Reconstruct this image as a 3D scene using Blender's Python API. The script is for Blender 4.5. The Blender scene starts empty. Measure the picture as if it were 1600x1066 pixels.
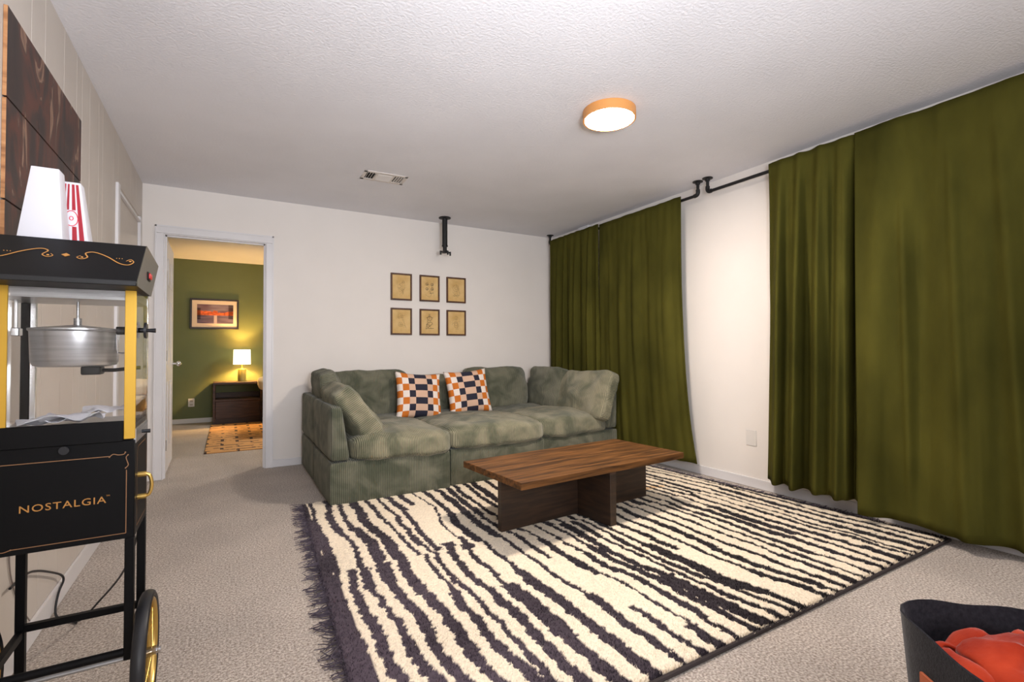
import bpy, bmesh, math, random
import numpy as np
from mathutils import Vector, Matrix, Euler, noise as mnoise
random.seed(7); rng = np.random.RandomState(7)
C = bpy.context.scene.collection
PI = math.pi
def srgb(r, g, b, a=1.0):
    f = lambda c: (c/255/12.92) if c/255 <= .04045 else ((c/255+.055)/1.055)**2.4
    return (f(r), f(g), f(b), a)

# ------------------------------------------------------------------ camera
HC, YAW, PIT, ROL, FPX = 1.046, .5261, .0207, -.0052, 764.54
cf = Vector((math.sin(YAW)*math.cos(PIT), math.cos(YAW)*math.cos(PIT), math.sin(PIT)))
cr = Vector((math.cos(YAW), -math.sin(YAW), 0)); cu = cr.cross(cf)
r2 = cr*math.cos(ROL)+cu*math.sin(ROL); u2 = -cr*math.sin(ROL)+cu*math.cos(ROL)
cam = bpy.data.cameras.new('camera'); cam.sensor_width = 36; cam.lens = FPX/1600*36; cam.clip_start = .05
co = bpy.data.objects.new('camera', cam); C.objects.link(co)
co.matrix_world = Matrix(((r2.x, u2.x, -cf.x, 0), (r2.y, u2.y, -cf.y, 0), (r2.z, u2.z, -cf.z, HC), (0, 0, 0, 1)))
bpy.context.scene.camera = co
# ------------------------------------------------------------------ world, lights, exposure
sc = bpy.context.scene
w = bpy.data.worlds.new('world'); sc.world = w; w.use_nodes = True
w.node_tree.nodes['Background'].inputs[0].default_value = (.6, .65, .7, 1)
w.node_tree.nodes['Background'].inputs[1].default_value = .3
sc.view_settings.view_transform = 'Standard'; sc.view_settings.look = 'None'
sc.view_settings.gamma = 1; sc.view_settings.use_curve_mapping = False
sc.view_settings.exposure = 0.40
def area(name, loc, target, sx, sy, power, col):
    l = bpy.data.lights.new(name, 'AREA'); l.shape = 'RECTANGLE'; l.size = sx; l.size_y = sy; l.energy = power; l.color = col
    o = bpy.data.objects.new(name, l); C.objects.link(o); o.location = loc
    o.rotation_euler = (Vector(target)-Vector(loc)).to_track_quat('-Z', 'Y').to_euler(); return o
area('bounce_flash', (.45, -.35, 1.35), (.85, 1.5, 2.44), .5, .5, 31, (.90, .94, 1)).data.spread = math.radians(125)       # photographer's flash, aimed at the ceiling
area('rear_fill', (.8, -1.9, 1.4), (.9, 4, 1.1), 1.5, 1.3, 38, (.96, .97, 1))  # added fill light behind the camera, no window there
area('bedroom_fill', (2.0, 6.9, 2.40), (1.6, 7.0, 0), .5, .5, 40, (1, .92, .82))  # added fill that brightens the bedroom, out of view to the right
LAMP_S = 208.0

WL, WR, WB, CH = -.613, 3.463, 4.962, 2.44
# ------------------------------------------------------------------ materials
MATS = {}
def nt(m): return m.node_tree
def mat(name, col, rough=.6, metal=0, spec=.5, emit=None, es=0, sheen=0, alpha=None, trans=0, ior=1.45):
    if name in MATS: return MATS[name]
    m = bpy.data.materials.new(name); m.use_nodes = True; b = m.node_tree.nodes['Principled BSDF']
    b.inputs['Base Color'].default_value = col; b.inputs['Roughness'].default_value = rough; b.inputs['Metallic'].default_value = metal
    b.inputs['Specular IOR Level'].default_value = spec
    if sheen: b.inputs['Sheen Weight'].default_value = sheen; b.inputs['Sheen Roughness'].default_value = .4
    if emit: b.inputs['Emission Color'].default_value = emit; b.inputs['Emission Strength'].default_value = es
    if trans: b.inputs['Transmission Weight'].default_value = trans; b.inputs['IOR'].default_value = ior
    MATS[name] = m; return m
def N(m, t, **kw):
    n = m.node_tree.nodes.new(t)
    for k, v in kw.items():
        if k in n.inputs: n.inputs[k].default_value = v
        else: setattr(n, k, v)
    return n
def L(m, a, b): m.node_tree.links.new(a, b)
def ramp(m, fac, stops):
    r = N(m, 'ShaderNodeValToRGB'); e = r.color_ramp.elements
    while len(e) < len(stops): e.new(.5)
    for i, (p, c) in enumerate(stops): e[i].position = p; e[i].color = c
    L(m, fac, r.inputs[0]); return r.outputs[0]
def bsdf(m): return m.node_tree.nodes['Principled BSDF']
def noisy(m, c1, c2, scale, detail=4, bump=0, bscale=None, dist=.01, stretch=None, lo=.3, hi=.7):
    tc = N(m, 'ShaderNodeTexCoord'); src = tc.outputs['Object']
    if stretch:
        mp = N(m, 'ShaderNodeMapping'); mp.inputs['Scale'].default_value = stretch; L(m, src, mp.inputs[0]); src = mp.outputs[0]
    n = N(m, 'ShaderNodeTexNoise', Scale=scale, Detail=detail); L(m, src, n.inputs[0])
    L(m, ramp(m, n.outputs[0], [(lo, c1), (hi, c2)]), bsdf(m).inputs['Base Color'])
    if bump:
        n2 = N(m, 'ShaderNodeTexNoise', Scale=bscale or scale, Detail=3); L(m, src, n2.inputs[0])
        b = N(m, 'ShaderNodeBump', Strength=bump, Distance=dist); L(m, n2.outputs[0], b.inputs['Height']); L(m, b.outputs[0], bsdf(m).inputs['Normal'])
    return m
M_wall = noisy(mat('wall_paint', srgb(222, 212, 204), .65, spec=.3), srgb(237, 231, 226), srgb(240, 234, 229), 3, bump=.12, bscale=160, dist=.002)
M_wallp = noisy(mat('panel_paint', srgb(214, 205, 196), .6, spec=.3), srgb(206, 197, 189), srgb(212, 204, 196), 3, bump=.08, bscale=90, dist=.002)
M_ceil = noisy(mat('ceiling_texture', srgb(208, 203, 202), .9, spec=.1), srgb(234, 233, 238), srgb(240, 239, 244), 2, bump=.55, bscale=75, dist=.006)
M_trim = noisy(mat('trim_paint', srgb(222, 218, 218), .4), srgb(226, 224, 226), srgb(231, 229, 231), 4)
M_carpet = noisy(mat('carpet', srgb(190, 174, 160), .95, spec=.1, sheen=.2), srgb(158, 142, 129), srgb(234, 223, 213), 120, 6, bump=1.0, bscale=260, dist=.008, lo=.36, hi=.64)
def carpet_mottle():
    m = M_carpet; tc = N(m, 'ShaderNodeTexCoord'); n = N(m, 'ShaderNodeTexNoise', Scale=2.6, Detail=5); L(m, tc.outputs['Object'], n.inputs[0])
    c = ramp(m, n.outputs[0], [(.35, (.86, .86, .86, 1)), (.65, (1, 1, 1, 1))])
    mx = N(m, 'ShaderNodeMix', data_type='RGBA', blend_type='MULTIPLY'); mx.inputs[0].default_value = 1
    l = [k for k in m.node_tree.links if k.to_socket == bsdf(m).inputs['Base Color']][0]; s = l.from_socket
    L(m, s, mx.inputs[6]); L(m, c, mx.inputs[7]); L(m, mx.outputs[2], bsdf(m).inputs['Base Color'])
carpet_mottle()
def corduroy(name, c1, c2):
    m = mat(name, c1, .85, spec=.1, sheen=.18)
    tc = N(m, 'ShaderNodeTexCoord'); sx = N(m, 'ShaderNodeSeparateXYZ'); L(m, tc.outputs['Object'], sx.inputs[0])
    sn = N(m, 'ShaderNodeSeparateXYZ'); L(m, tc.outputs['Normal'], sn.inputs[0])
    ab = N(m, 'ShaderNodeMath', operation='ABSOLUTE'); L(m, sn.outputs[0], ab.inputs[0])
    gt = N(m, 'ShaderNodeMath', operation='GREATER_THAN'); L(m, ab.outputs[0], gt.inputs[0]); gt.inputs[1].default_value = .72
    mx = N(m, 'ShaderNodeMix', data_type='FLOAT'); L(m, gt.outputs[0], mx.inputs[0]); L(m, sx.outputs[0], mx.inputs[2]); L(m, sx.outputs[1], mx.inputs[3])
    mu = N(m, 'ShaderNodeMath', operation='MULTIPLY'); L(m, mx.outputs[0], mu.inputs[0]); mu.inputs[1].default_value = 2*PI/.0125
    si = N(m, 'ShaderNodeMath', operation='SINE'); L(m, mu.outputs[0], si.inputs[0])
    n = N(m, 'ShaderNodeTexNoise', Scale=6, Detail=4, Distortion=.6); L(m, tc.outputs['Object'], n.inputs[0])
    base = ramp(m, n.outputs[0], [(.36, c1), (.64, c2)])
    rr = N(m, 'ShaderNodeMapRange'); L(m, si.outputs[0], rr.inputs[0]); rr.inputs[1].default_value = -1; rr.inputs[2].default_value = -.1; rr.inputs[3].default_value = .55; rr.inputs[4].default_value = 1.06
    vm = N(m, 'ShaderNodeVectorMath', operation='SCALE'); L(m, base, vm.inputs[0]); L(m, rr.outputs[0], vm.inputs['Scale'])
    L(m, vm.outputs[0], bsdf(m).inputs['Base Color'])
    b = N(m, 'ShaderNodeBump', Strength=.55, Distance=.004); L(m, si.outputs[0], b.inputs['Height']); L(m, b.outputs[0], bsdf(m).inputs['Normal'])
    return m
M_cord = corduroy('sage_corduroy', srgb(88, 92, 77), srgb(126, 125, 108))
M_cord_lit = corduroy('sage_corduroy_lit', srgb(106, 108, 89), srgb(154, 149, 125))  # same corduroy in a lit tone for front cushions; the rear keeps the darker
def velvet(name, c1, c2):
    m = mat(name, c1, .9, spec=.03, sheen=0)
    noisy(m, c1, c2, 3.2, 5, bump=.25, bscale=5, dist=.02, stretch=(1, 1.2, .5)); return m
M_velvet = velvet('olive_velvet', srgb(60, 59, 24), srgb(82, 79, 33))
def wood(name, c1, c2, c3, stretch, rough=.5, scale=3):
    m = mat(name, c2, rough)
    tc = N(m, 'ShaderNodeTexCoord'); mp = N(m, 'ShaderNodeMapping'); mp.inputs['Scale'].default_value = stretch; L(m, tc.outputs['Object'], mp.inputs[0])
    n = N(m, 'ShaderNodeTexNoise', Scale=scale, Detail=7, Distortion=.5); L(m, mp.outputs[0], n.inputs[0])
    L(m, ramp(m, n.outputs[0], [(.3, c1), (.5, c2), (.68, c3)]), bsdf(m).inputs['Base Color'])
    b = N(m, 'ShaderNodeBump', Strength=.2, Distance=.003); L(m, n.outputs[0], b.inputs['Height']); L(m, b.outputs[0], bsdf(m).inputs['Normal'])
    return m
M_top = wood('table_top_wood', srgb(44, 27, 14), srgb(94, 61, 30), srgb(122, 80, 42), (1.1, 11, 14), .55)
bsdf(M_top).inputs['Specular IOR Level'].default_value = .25
M_base = wood('table_base_wood', srgb(28, 19, 13), srgb(47, 31, 20), srgb(62, 42, 28), (1.5, 1.5, 14), .5)
M_night = wood('nightstand_wood', srgb(40, 26, 24), srgb(62, 42, 36), srgb(82, 56, 46), (1.5, 1.5, 16), .5)
M_frame = wood('frame_wood', srgb(50, 28, 16), srgb(84, 50, 30), srgb(100, 62, 38), (6, 6, 6), .45)
M_artedge = wood('plank_edge_wood', srgb(150, 100, 62), srgb(186, 132, 86), srgb(200, 150, 104), (4, 4, 14), .6)
def artpaint():
    m = mat('distressed_paint', srgb(60, 42, 36), .5)
    tc = N(m, 'ShaderNodeTexCoord')
    n = N(m, 'ShaderNodeTexNoise', Scale=3.0, Detail=9, Distortion=1.4); mp = N(m, 'ShaderNodeMapping'); mp.inputs['Scale'].default_value = (1, 1.9, .9); mp.inputs['Location'].default_value = (2.1, .4, 5.3)
    L(m, tc.outputs['Object'], mp.inputs[0]); L(m, mp.outputs[0], n.inputs[0])
    L(m, ramp(m, n.outputs[0], [(.3, srgb(38, 29, 29)), (.47, srgb(58, 42, 38)), (.56, srgb(92, 50, 38)), (.585, srgb(66, 46, 40)), (.62, srgb(150, 118, 98)), (.68, srgb(110, 78, 62)), (.74, srgb(70, 52, 45))]), bsdf(m).inputs['Base Color'])
    return m
M_art = artpaint()
M_black = mat('black_enamel', srgb(12, 12, 14), .45, spec=.14)
M_blackm = mat('black_iron', srgb(22, 22, 24), .5, spec=.4)
M_steel = noisy(mat('brushed_aluminium', srgb(190, 192, 196), .34, metal=.9), srgb(172, 174, 178), srgb(205, 207, 210), 5, stretch=(1, 1, 40))
M_chrome = mat('chrome', srgb(215, 217, 220), .15, metal=1)
M_goldp = mat('yellow_gold_metal', srgb(206, 162, 56), .38, metal=.35)
M_brass = mat('brass', srgb(214, 178, 100), .28, metal=.85)
M_goldink = mat('gold_print', srgb(186, 130, 62), .55)
M_goldline = mat('gold_pinstripe', srgb(140, 100, 66), .6)
M_side = mat('canopy_side_enamel', srgb(84, 80, 68), .35, metal=.4)
M_red = mat('red_switch', srgb(176, 28, 30), .3)
M_glass = mat('clear_glass', (1, 1, 1, 1), .02, trans=1, ior=1.25)
M_paper = mat('white_card', srgb(212, 211, 218), .65)
M_redink = mat('red_print', srgb(214, 62, 78), .6)
M_white = mat('white_plastic', srgb(228, 224, 220), .4)
M_rubber = mat('black_rubber', srgb(20, 21, 26), .45)
M_felt = noisy(mat('charcoal_felt', srgb(34, 33, 38), .95, spec=.1, sheen=.2), srgb(28, 27, 32), srgb(42, 41, 46), 90, bump=.3, bscale=200, dist=.003)
M_blank = noisy(mat('rust_fleece', srgb(182, 62, 38), .9, spec=.05, sheen=.25), srgb(138, 34, 18), srgb(186, 66, 38), 9, bump=.4, bscale=60, dist=.004)
M_leather = mat('tan_leather', srgb(168, 84, 48), .5)
M_green = noisy(mat('green_wall_paint', srgb(104, 112, 68), .6), srgb(102, 110, 66), srgb(107, 115, 71), 3)
M_parch = noisy(mat('parchment', srgb(222, 184, 118), .7), srgb(206, 164, 96), srgb(234, 202, 142), 7)
M_ink = mat('faded_ink', srgb(150, 118, 78), .8)
M_inkd = mat('dark_ink', srgb(92, 78, 60), .8)
M_matb = mat('cream_mount_board', srgb(236, 212, 186), .8)
M_bframe = mat('dark_picture_frame', srgb(44, 34, 30), .4)
M_lampglass = mat('green_lamp_ceramic', srgb(150, 142, 78), .2)
M_cream = mat('cream_bedding', srgb(226, 210, 178), .85)
M_bedf = mat('dark_bed_base', srgb(44, 34, 34), .7)
M_p = {'o': mat('orange_knit', srgb(204, 112, 30), .85), 'w': mat('white_knit', srgb(236, 224, 216), .85), 'n': mat('navy_knit', srgb(34, 34, 52), .85), 'p': mat('blush_knit', srgb(214, 178, 154), .85)}
M_diff = mat('lamp_diffuser', (1, 1, 1, 1), .5, emit=srgb(255, 240, 224), es=LAMP_S)
M_rim = mat('oak_lamp_ring', srgb(216, 150, 84), .5)
M_shade = mat('lit_lampshade', srgb(250, 230, 190), .8, emit=srgb(255, 222, 160), es=3.6)
M_bulb = mat('bulb', (1, 1, 1, 1), .5, emit=srgb(255, 200, 120), es=1600)
def rugmat(name, rough=.95):
    m = mat(name, (1, 1, 1, 1), rough, spec=.05, sheen=.15); a = N(m, 'ShaderNodeVertexColor'); a.layer_name = 'Col'
    L(m, a.outputs[0], bsdf(m).inputs['Base Color']); return m
M_rug = rugmat('rug_wool'); M_pic = rugmat('picture_print', .5)
M_fringe = noisy(mat('charcoal_fringe', srgb(72, 64, 74), .95), srgb(72, 64, 75), srgb(104, 95, 107), 20)
def bedrug():
    m = mat('bedroom_rug_weave', srgb(204, 150, 92), .9)
    tc = N(m, 'ShaderNodeTexCoord'); b = N(m, 'ShaderNodeTexBrick', Scale=1.0); L(m, tc.outputs['Object'], b.inputs[0])
    b.offset = .5; b.inputs['Brick Width'].default_value = .3; b.inputs['Row Height'].default_value = .15; b.inputs['Mortar Size'].default_value = .017
    n = N(m, 'ShaderNodeTexNoise', Scale=9, Detail=2); L(m, tc.outputs['Object'], n.inputs[0])
    g = N(m, 'ShaderNodeMath', operation='GREATER_THAN'); L(m, n.outputs[0], g.inputs[0]); g.inputs[1].default_value = .47
    mu = N(m, 'ShaderNodeMath', operation='MULTIPLY'); L(m, g.outputs[0], mu.inputs[0]); L(m, b.outputs['Fac'], mu.inputs[1])
    L(m, ramp(m, mu.outputs[0], [(.3, srgb(212, 160, 104)), (.6, srgb(78, 60, 52))]), bsdf(m).inputs['Base Color']); return m
M_bedrug = bedrug()

# ------------------------------------------------------------------ helpers
def tag(o, label=None, cat=None, group=None, kind=None):
    if label: o['label'] = label
    if cat: o['category'] = cat
    if group: o['group'] = group
    if kind: o['kind'] = kind
    return o
def finish(bm, name, m, smooth):
    bmesh.ops.recalc_face_normals(bm, faces=bm.faces)
    me = bpy.data.meshes.new(name); bm.to_mesh(me); bm.free()
    for x in (m if isinstance(m, (list, tuple)) else [m]): me.materials.append(x)
    if smooth:
        me.shade_smooth()
        if smooth != 'full': me.set_sharp_from_angle(angle=math.radians(38))
    return me
def thing(name, loc, label, cat, group=None, rot=0):
    o = bpy.data.objects.new(name, None); C.objects.link(o); o.empty_display_size = .1
    o.location = loc; o.rotation_euler = (0, 0, rot)
    return tag(o, label, cat, group)
def gm(o):
    m = Matrix.LocRotScale(o.location, o.rotation_euler, o.scale) if not o.get('_m') else o.matrix_basis
    m = o.matrix_basis.copy() if False else Matrix.Translation(o.location) @ o.rotation_euler.to_matrix().to_4x4()
    return gm(o.parent) @ m if o.parent else m
def obj(name, bm, m, parent=None, M=None, smooth=True, world=True):
    """bm in world coordinates (M None) or in a frame M placed in world; world=False: M is local to the parent"""
    o = bpy.data.objects.new(name, None if False else bpy.data.meshes.new('t')) if False else None
    if parent is not None and world:
        inv = gm(parent).inverted()
        if M is None: bm.transform(inv); T = Matrix.Identity(4)
        else: T = inv @ M
    else: T = M if M is not None else Matrix.Identity(4)
    me = finish(bm, name, m, smooth)
    o = bpy.data.objects.new(name, me); C.objects.link(o)
    if parent is not None: o.parent = parent
    o.location = T.to_translation(); o.rotation_euler = T.to_euler()
    return o
def tobj(name, bm, m, label, cat, group=None, smooth=True):
    """top-level mesh; origin moved to base centre"""
    vs = [v.co for v in bm.verts]; lo = Vector([min(v[i] for v in vs) for i in range(3)]); hi = Vector([max(v[i] for v in vs) for i in range(3)])
    c = Vector(((lo.x+hi.x)/2, (lo.y+hi.y)/2, lo.z)); bm.transform(Matrix.Translation(-c))
    return tag(obj(name, bm, m, None, Matrix.Translation(c), smooth), label, cat, group)
def struct(name, bm, m, parent=None, smooth=True):
    o = obj(name, bm, m, parent, None, smooth)
    if parent is None: o['kind'] = 'structure'
    return o
def nb(): return bmesh.new()
def box(bm, x0, x1, y0, y1, z0, z1, bev=0, seg=1, mi=0):
    r = bmesh.ops.create_cube(bm, size=1, matrix=Matrix.Translation(((x0+x1)/2, (y0+y1)/2, (z0+z1)/2)) @ Matrix.Diagonal((x1-x0, y1-y0, z1-z0, 1)))
    vs = r['verts']; fs = {f for v in vs for f in v.link_faces}
    for f in fs: f.material_index = mi
    if bev:
        es = list({e for v in vs for e in v.link_edges})
        bmesh.ops.bevel(bm, geom=es, offset=bev, segments=seg, profile=.5, affect='EDGES')
    return bm
def B(*a, **k): return box(nb(), *a, **k)
def cyl(bm, p0, p1, r0, r1=None, seg=20, caps=True):
    p0, p1 = Vector(p0), Vector(p1); d = p1-p0; r1 = r0 if r1 is None else r1
    M = Matrix.Translation((p0+p1)/2) @ d.to_track_quat('Z', 'Y').to_matrix().to_4x4()
    bmesh.ops.create_cone(bm, cap_ends=caps, segments=seg, radius1=r0, radius2=r1, depth=d.length, matrix=M); return bm
def smoothpath(pts, n=8):
    P = [Vector(p) for p in pts]; P = [2*P[0]-P[1]]+P+[2*P[-1]-P[-2]]; out = []
    for i in range(1, len(P)-2):
        for k in range(n):
            t = k/n; a, b, c, d = P[i-1:i+3]
            out.append(.5*((2*b)+(c-a)*t+(2*a-5*b+4*c-d)*t*t+(3*b-a-3*c+d)*t**3))
    return out+[P[-2]]
def tube(bm, pts, r, seg=8, n=6, sm=True, flat=None):
    P = smoothpath(pts, n) if sm else [Vector(p) for p in pts]
    rings = []; up = None
    for i, p in enumerate(P):
        d = (P[min(i+1, len(P)-1)]-P[max(i-1, 0)]).normalized()
        if up is None: up = Vector((0, 0, 1)) if abs(d.z) < .9 else Vector((1, 0, 0))
        s = d.cross(up).normalized(); up = s.cross(d).normalized()
        rr = r(i/(len(P)-1)) if callable(r) else r
        ring = []
        for k in range(seg):
            a = 2*PI*k/seg; o = s*math.cos(a)*rr+up*math.sin(a)*rr
            if flat: o = o - flat*(o.dot(flat))*.8
            ring.append(bm.verts.new(p+o))
        rings.append(ring)
    for a, b in zip(rings, rings[1:]):
        for k in range(seg): bm.faces.new((a[k], a[(k+1) % seg], b[(k+1) % seg], b[k]))
    bm.faces.new(rings[0][::-1]); bm.faces.new(rings[-1]); return bm
def prism(bm, prof, axis, a0, a1):
    """prof: list of 2D points; axis 'x': points are (y,z); 'y': (x,z); 'z': (x,y)"""
    def P(q, a): return {'x': (a, q[0], q[1]), 'y': (q[0], a, q[1]), 'z': (q[0], q[1], a)}[axis]
    A = [bm.verts.new(P(q, a0)) for q in prof]; Bv = [bm.verts.new(P(q, a1)) for q in prof]; n = len(prof)
    bm.faces.new(A); bm.faces.new(Bv[::-1])
    for i in range(n): bm.faces.new((A[i], A[(i+1) % n], Bv[(i+1) % n], Bv[i]))
    return bm
def lathe(bm, prof, loc, seg=32):
    rings = []
    for r, z in prof:
        rings.append([bm.verts.new((loc[0]+r*math.cos(2*PI*k/seg), loc[1]+r*math.sin(2*PI*k/seg), loc[2]+z)) for k in range(seg)] if r > 1e-5 else [bm.verts.new((loc[0], loc[1], loc[2]+z))])
    for a, b in zip(rings, rings[1:]):
        if len(a) == 1 and len(b) == 1: continue
        for k in range(seg):
            q = (k+1) % seg
            if len(a) == 1: bm.faces.new((a[0], b[k], b[q]))
            elif len(b) == 1: bm.faces.new((a[k], a[q], b[0]))
            else: bm.faces.new((a[k], a[q], b[q], b[k]))
    return bm
def pillow(w, d, h, n=14, m=5, puff=.35, wr=.006, seed=0, sag=0):
    """cushion centred on origin: w (x) d (y) h (z, thickness)"""
    bm = nb(); bmesh.ops.create_cube(bm, size=2); bmesh.ops.subdivide_edges(bm, edges=bm.edges[:], cuts=n, use_grid_fill=True)
    for v in bm.verts:
        x, y, z = v.co; k = (abs(x)**m+abs(y)**m+abs(z)**m)**(-1/m); x, y, z = x*k, y*k, z*k
        bul = (1-abs(x)**2.4)*(1-abs(y)**2.4)
        z2 = z*(1-puff+puff*1.0*bul**.6)
        q = Vector((x*w/2, y*d/2, z2*h/2))
        q.z -= sag*(abs(x)**3)*.5
        nn = mnoise.noise(Vector((q.x*5+seed*7.3, q.y*5, q.z*5+seed)))*wr*2.2+mnoise.noise(Vector((q.x*14+seed*3.1, q.y*14, q.z*14)))*wr
        v.co = q+Vector((x*.4, y*.4, z*1.0))*nn
    return bm
def TR(loc, rx=0, ry=0, rz=0): return Matrix.Translation(loc) @ Euler((rx, ry, rz)).to_matrix().to_4x4()

# ------------------------------------------------------------------ setting
YF = -2.4; T = .115; BX0, BX1, BY1 = -1.3, 3.4, 8.7
struct('floor', B(WL-.1-.7, WR+.1, YF-.1, BY1+.1, -.1, 0), M_carpet)
struct('ceiling', B(WL-.1-.7, WR+.1, YF-.1, BY1+.1, CH, CH+.1), M_ceil)
DX0, DX1, DZ = -.458, .29, 2.035
bm = nb(); box(bm, WL-.1, DX0-.02, WB, WB+T, 0, CH); box(bm, DX1+.02, WR+.1, WB, WB+T, 0, CH); box(bm, DX0-.02, DX1+.02, WB, WB+T, DZ+.02, CH)
struct('wall_back', bm, M_wall, smooth=False)
struct('wall_right', B(WR, WR+.1, YF, WB, 0, CH), M_wall, smooth=False)
struct('wall_front', B(WL-.1, WR+.1, YF-.1, YF, 0, CH), M_wall, smooth=False)
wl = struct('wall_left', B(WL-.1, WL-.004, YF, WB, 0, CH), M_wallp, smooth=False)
# vertical panelling boards on the left wall
widths = [.2, .1, .3, .15, .25, .2, .1, .15]; yy = .3; k = 0
while yy < WB-.01:
    y1 = min(yy+widths[k % 8], WB)
    if yy > 3.87 and yy < 4.8: z0 = 2.13
    else: z0 = 0
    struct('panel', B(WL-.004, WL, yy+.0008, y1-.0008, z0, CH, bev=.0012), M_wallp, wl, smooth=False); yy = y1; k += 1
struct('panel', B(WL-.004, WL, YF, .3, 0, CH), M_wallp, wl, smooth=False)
# baseboards
def baseboard(name, bmv): struct(name, bmv, M_trim)
baseboard('baseboard_left', B(WL, WL+.013, YF, 3.86, 0, .085, bev=.004))
bm = nb(); box(bm, .355, WR, WB-.013, WB, 0, .07, bev=.004); baseboard('baseboard_back', bm)
baseboard('baseboard_right', B(WR-.013, WR, YF, WB-.014, 0, .075, bev=.004))
# doorway to bedroom
bm = nb(); cw = .068
box(bm, DX0-cw, DX0-.006, WB-.016, WB, 0, DZ+.006, bev=.004); box(bm, DX1+.006, DX1+cw, WB-.016, WB, 0, DZ+.006, bev=.004); box(bm, DX0-cw, DX1+cw, WB-.016, WB, DZ+.006, DZ+.072, bev=.004)
box(bm, DX0-cw, DX0-cw+.012, WB-.022, WB-.016, 0, DZ+.07); box(bm, DX1+cw-.012, DX1+cw, WB-.022, WB-.016, 0, DZ+.07); box(bm, DX0-cw, DX1+cw, WB-.022, WB-.016, DZ+.06, DZ+.072)
struct('trim_1', bm, M_trim)
bm = nb(); box(bm, DX0-.02, DX0, WB-.006, WB+T, 0, DZ); box(bm, DX1, DX1+.02, WB-.006, WB+T, 0, DZ); box(bm, DX0-.02, DX1+.02, WB-.006, WB+T, DZ, DZ+.02)
box(bm, DX0, DX0+.011, WB+.03, WB+.07, 0, DZ); box(bm, DX1-.011, DX1, WB+.03, WB+.07, 0, DZ); box(bm, DX0, DX1, WB+.03, WB+.07, DZ-.011, DZ)
struct('trim_2', bm, M_trim)
# bedroom door, open
dr = thing('door_1', (DX0+.004, WB+T+.005, .012), None, None); del_ = dr; dr['kind'] = 'structure'
dr.rotation_euler = (0, 0, math.radians(91))
def local(name, bm, m, parent, M=None, smooth=True):
    me = finish(bm, name, m, smooth); o = bpy.data.objects.new(name, me); C.objects.link(o); o.parent = parent
    if M is not None: o.location = M.to_translation(); o.rotation_euler = M.to_euler()
    return o
bm = nb(); box(bm, 0, .74, -.0, .035, 0, DZ-.02, bev=.002)
local('door_leaf', bm, M_trim, dr)
for (px, pz0, pz1) in [(x, a, b) for x in (.1, .41) for a, b in ((.2, .78), (.93, 1.5), (1.62, 1.86))]:
    for s in (-.004, .035):
        bm = nb(); box(bm, px, px+.23, s, s+.004, pz0, pz1, bev=.0018); box(bm, px+.03, px+.2, s-.002 if s < 0 else s+.002, s+.004 if s < 0 else s+.006, pz0+.03, pz1-.03, bev=.0015); local('door_panel', bm, M_trim, dr)
for s in (-1, 1):
    bm = nb(); y = -.0 if s < 0 else .035
    cyl(bm, (.68, y, .93), (.68, y+s*.008, .93), .03); cyl(bm, (.68, y, .93), (.68, y+s*.04, .93), .01)
    bmesh.ops.create_uvsphere(bm, u_segments=16, v_segments=10, radius=.027, matrix=Matrix.Translation((.68, y+s*.052, .93)) @ Matrix.Diagonal((1, .8, 1, 1)))
    local('door_handle', bm, M_chrome, dr)
for hz, mm in ((1.79, M_trim), (1.02, M_chrome), (.26, M_chrome)):
    bm = nb(); box(bm, DX0+.0005, DX0+.003, WB+T-.042, WB+T-.004, hz-.045, hz+.045, bev=.001); cyl(bm, (DX0+.006, WB+T-.002, hz-.045), (DX0+.006, WB+T-.002, hz+.045), .006, seg=10)
    for q in (-.03, 0, .03): cyl(bm, (DX0+.003, WB+T-.02, hz+q), (DX0+.005, WB+T-.02, hz+q), .004, seg=8)
    obj('hinge', bm, mm, dr)
# closet door in the left wall (flush panel in white casing)
dl = thing('door_2', (WL, 4.33, 0), None, None); dl['kind'] = 'structure'
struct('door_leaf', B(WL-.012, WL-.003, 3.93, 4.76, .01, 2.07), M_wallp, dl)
for nm, a in (('door_casing', (3.87, 3.93, 0, 2.12)), ('door_casing', (4.76, 4.81, 0, 2.12)), ('door_casing', (3.93, 4.76, 2.07, 2.085))):
    struct(nm, B(WL-.005, WL+.016, a[0], a[1], a[2], a[3], bev=.003), M_trim, dl)
# bedroom shell
struct('wall_bedroom_back', B(BX0, BX1, BY1, BY1+.1, 0, CH), M_green, smooth=False)
struct('wall_bedroom_left', B(BX0-.1, BX0, WB+T, BY1, 0, CH), M_green, smooth=False)
struct('wall_bedroom_right', B(BX1, BX1+.1, WB+T, BY1, 0, CH), M_wall, smooth=False)
struct('wall_bedroom_front', B(BX0-.1, WL-.1, WB, WB+T, 0, CH), M_wall, smooth=False)
baseboard('baseboard_bedroom', B(BX0, BX1, BY1-.013, BY1, 0, .07, bev=.004))

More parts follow.
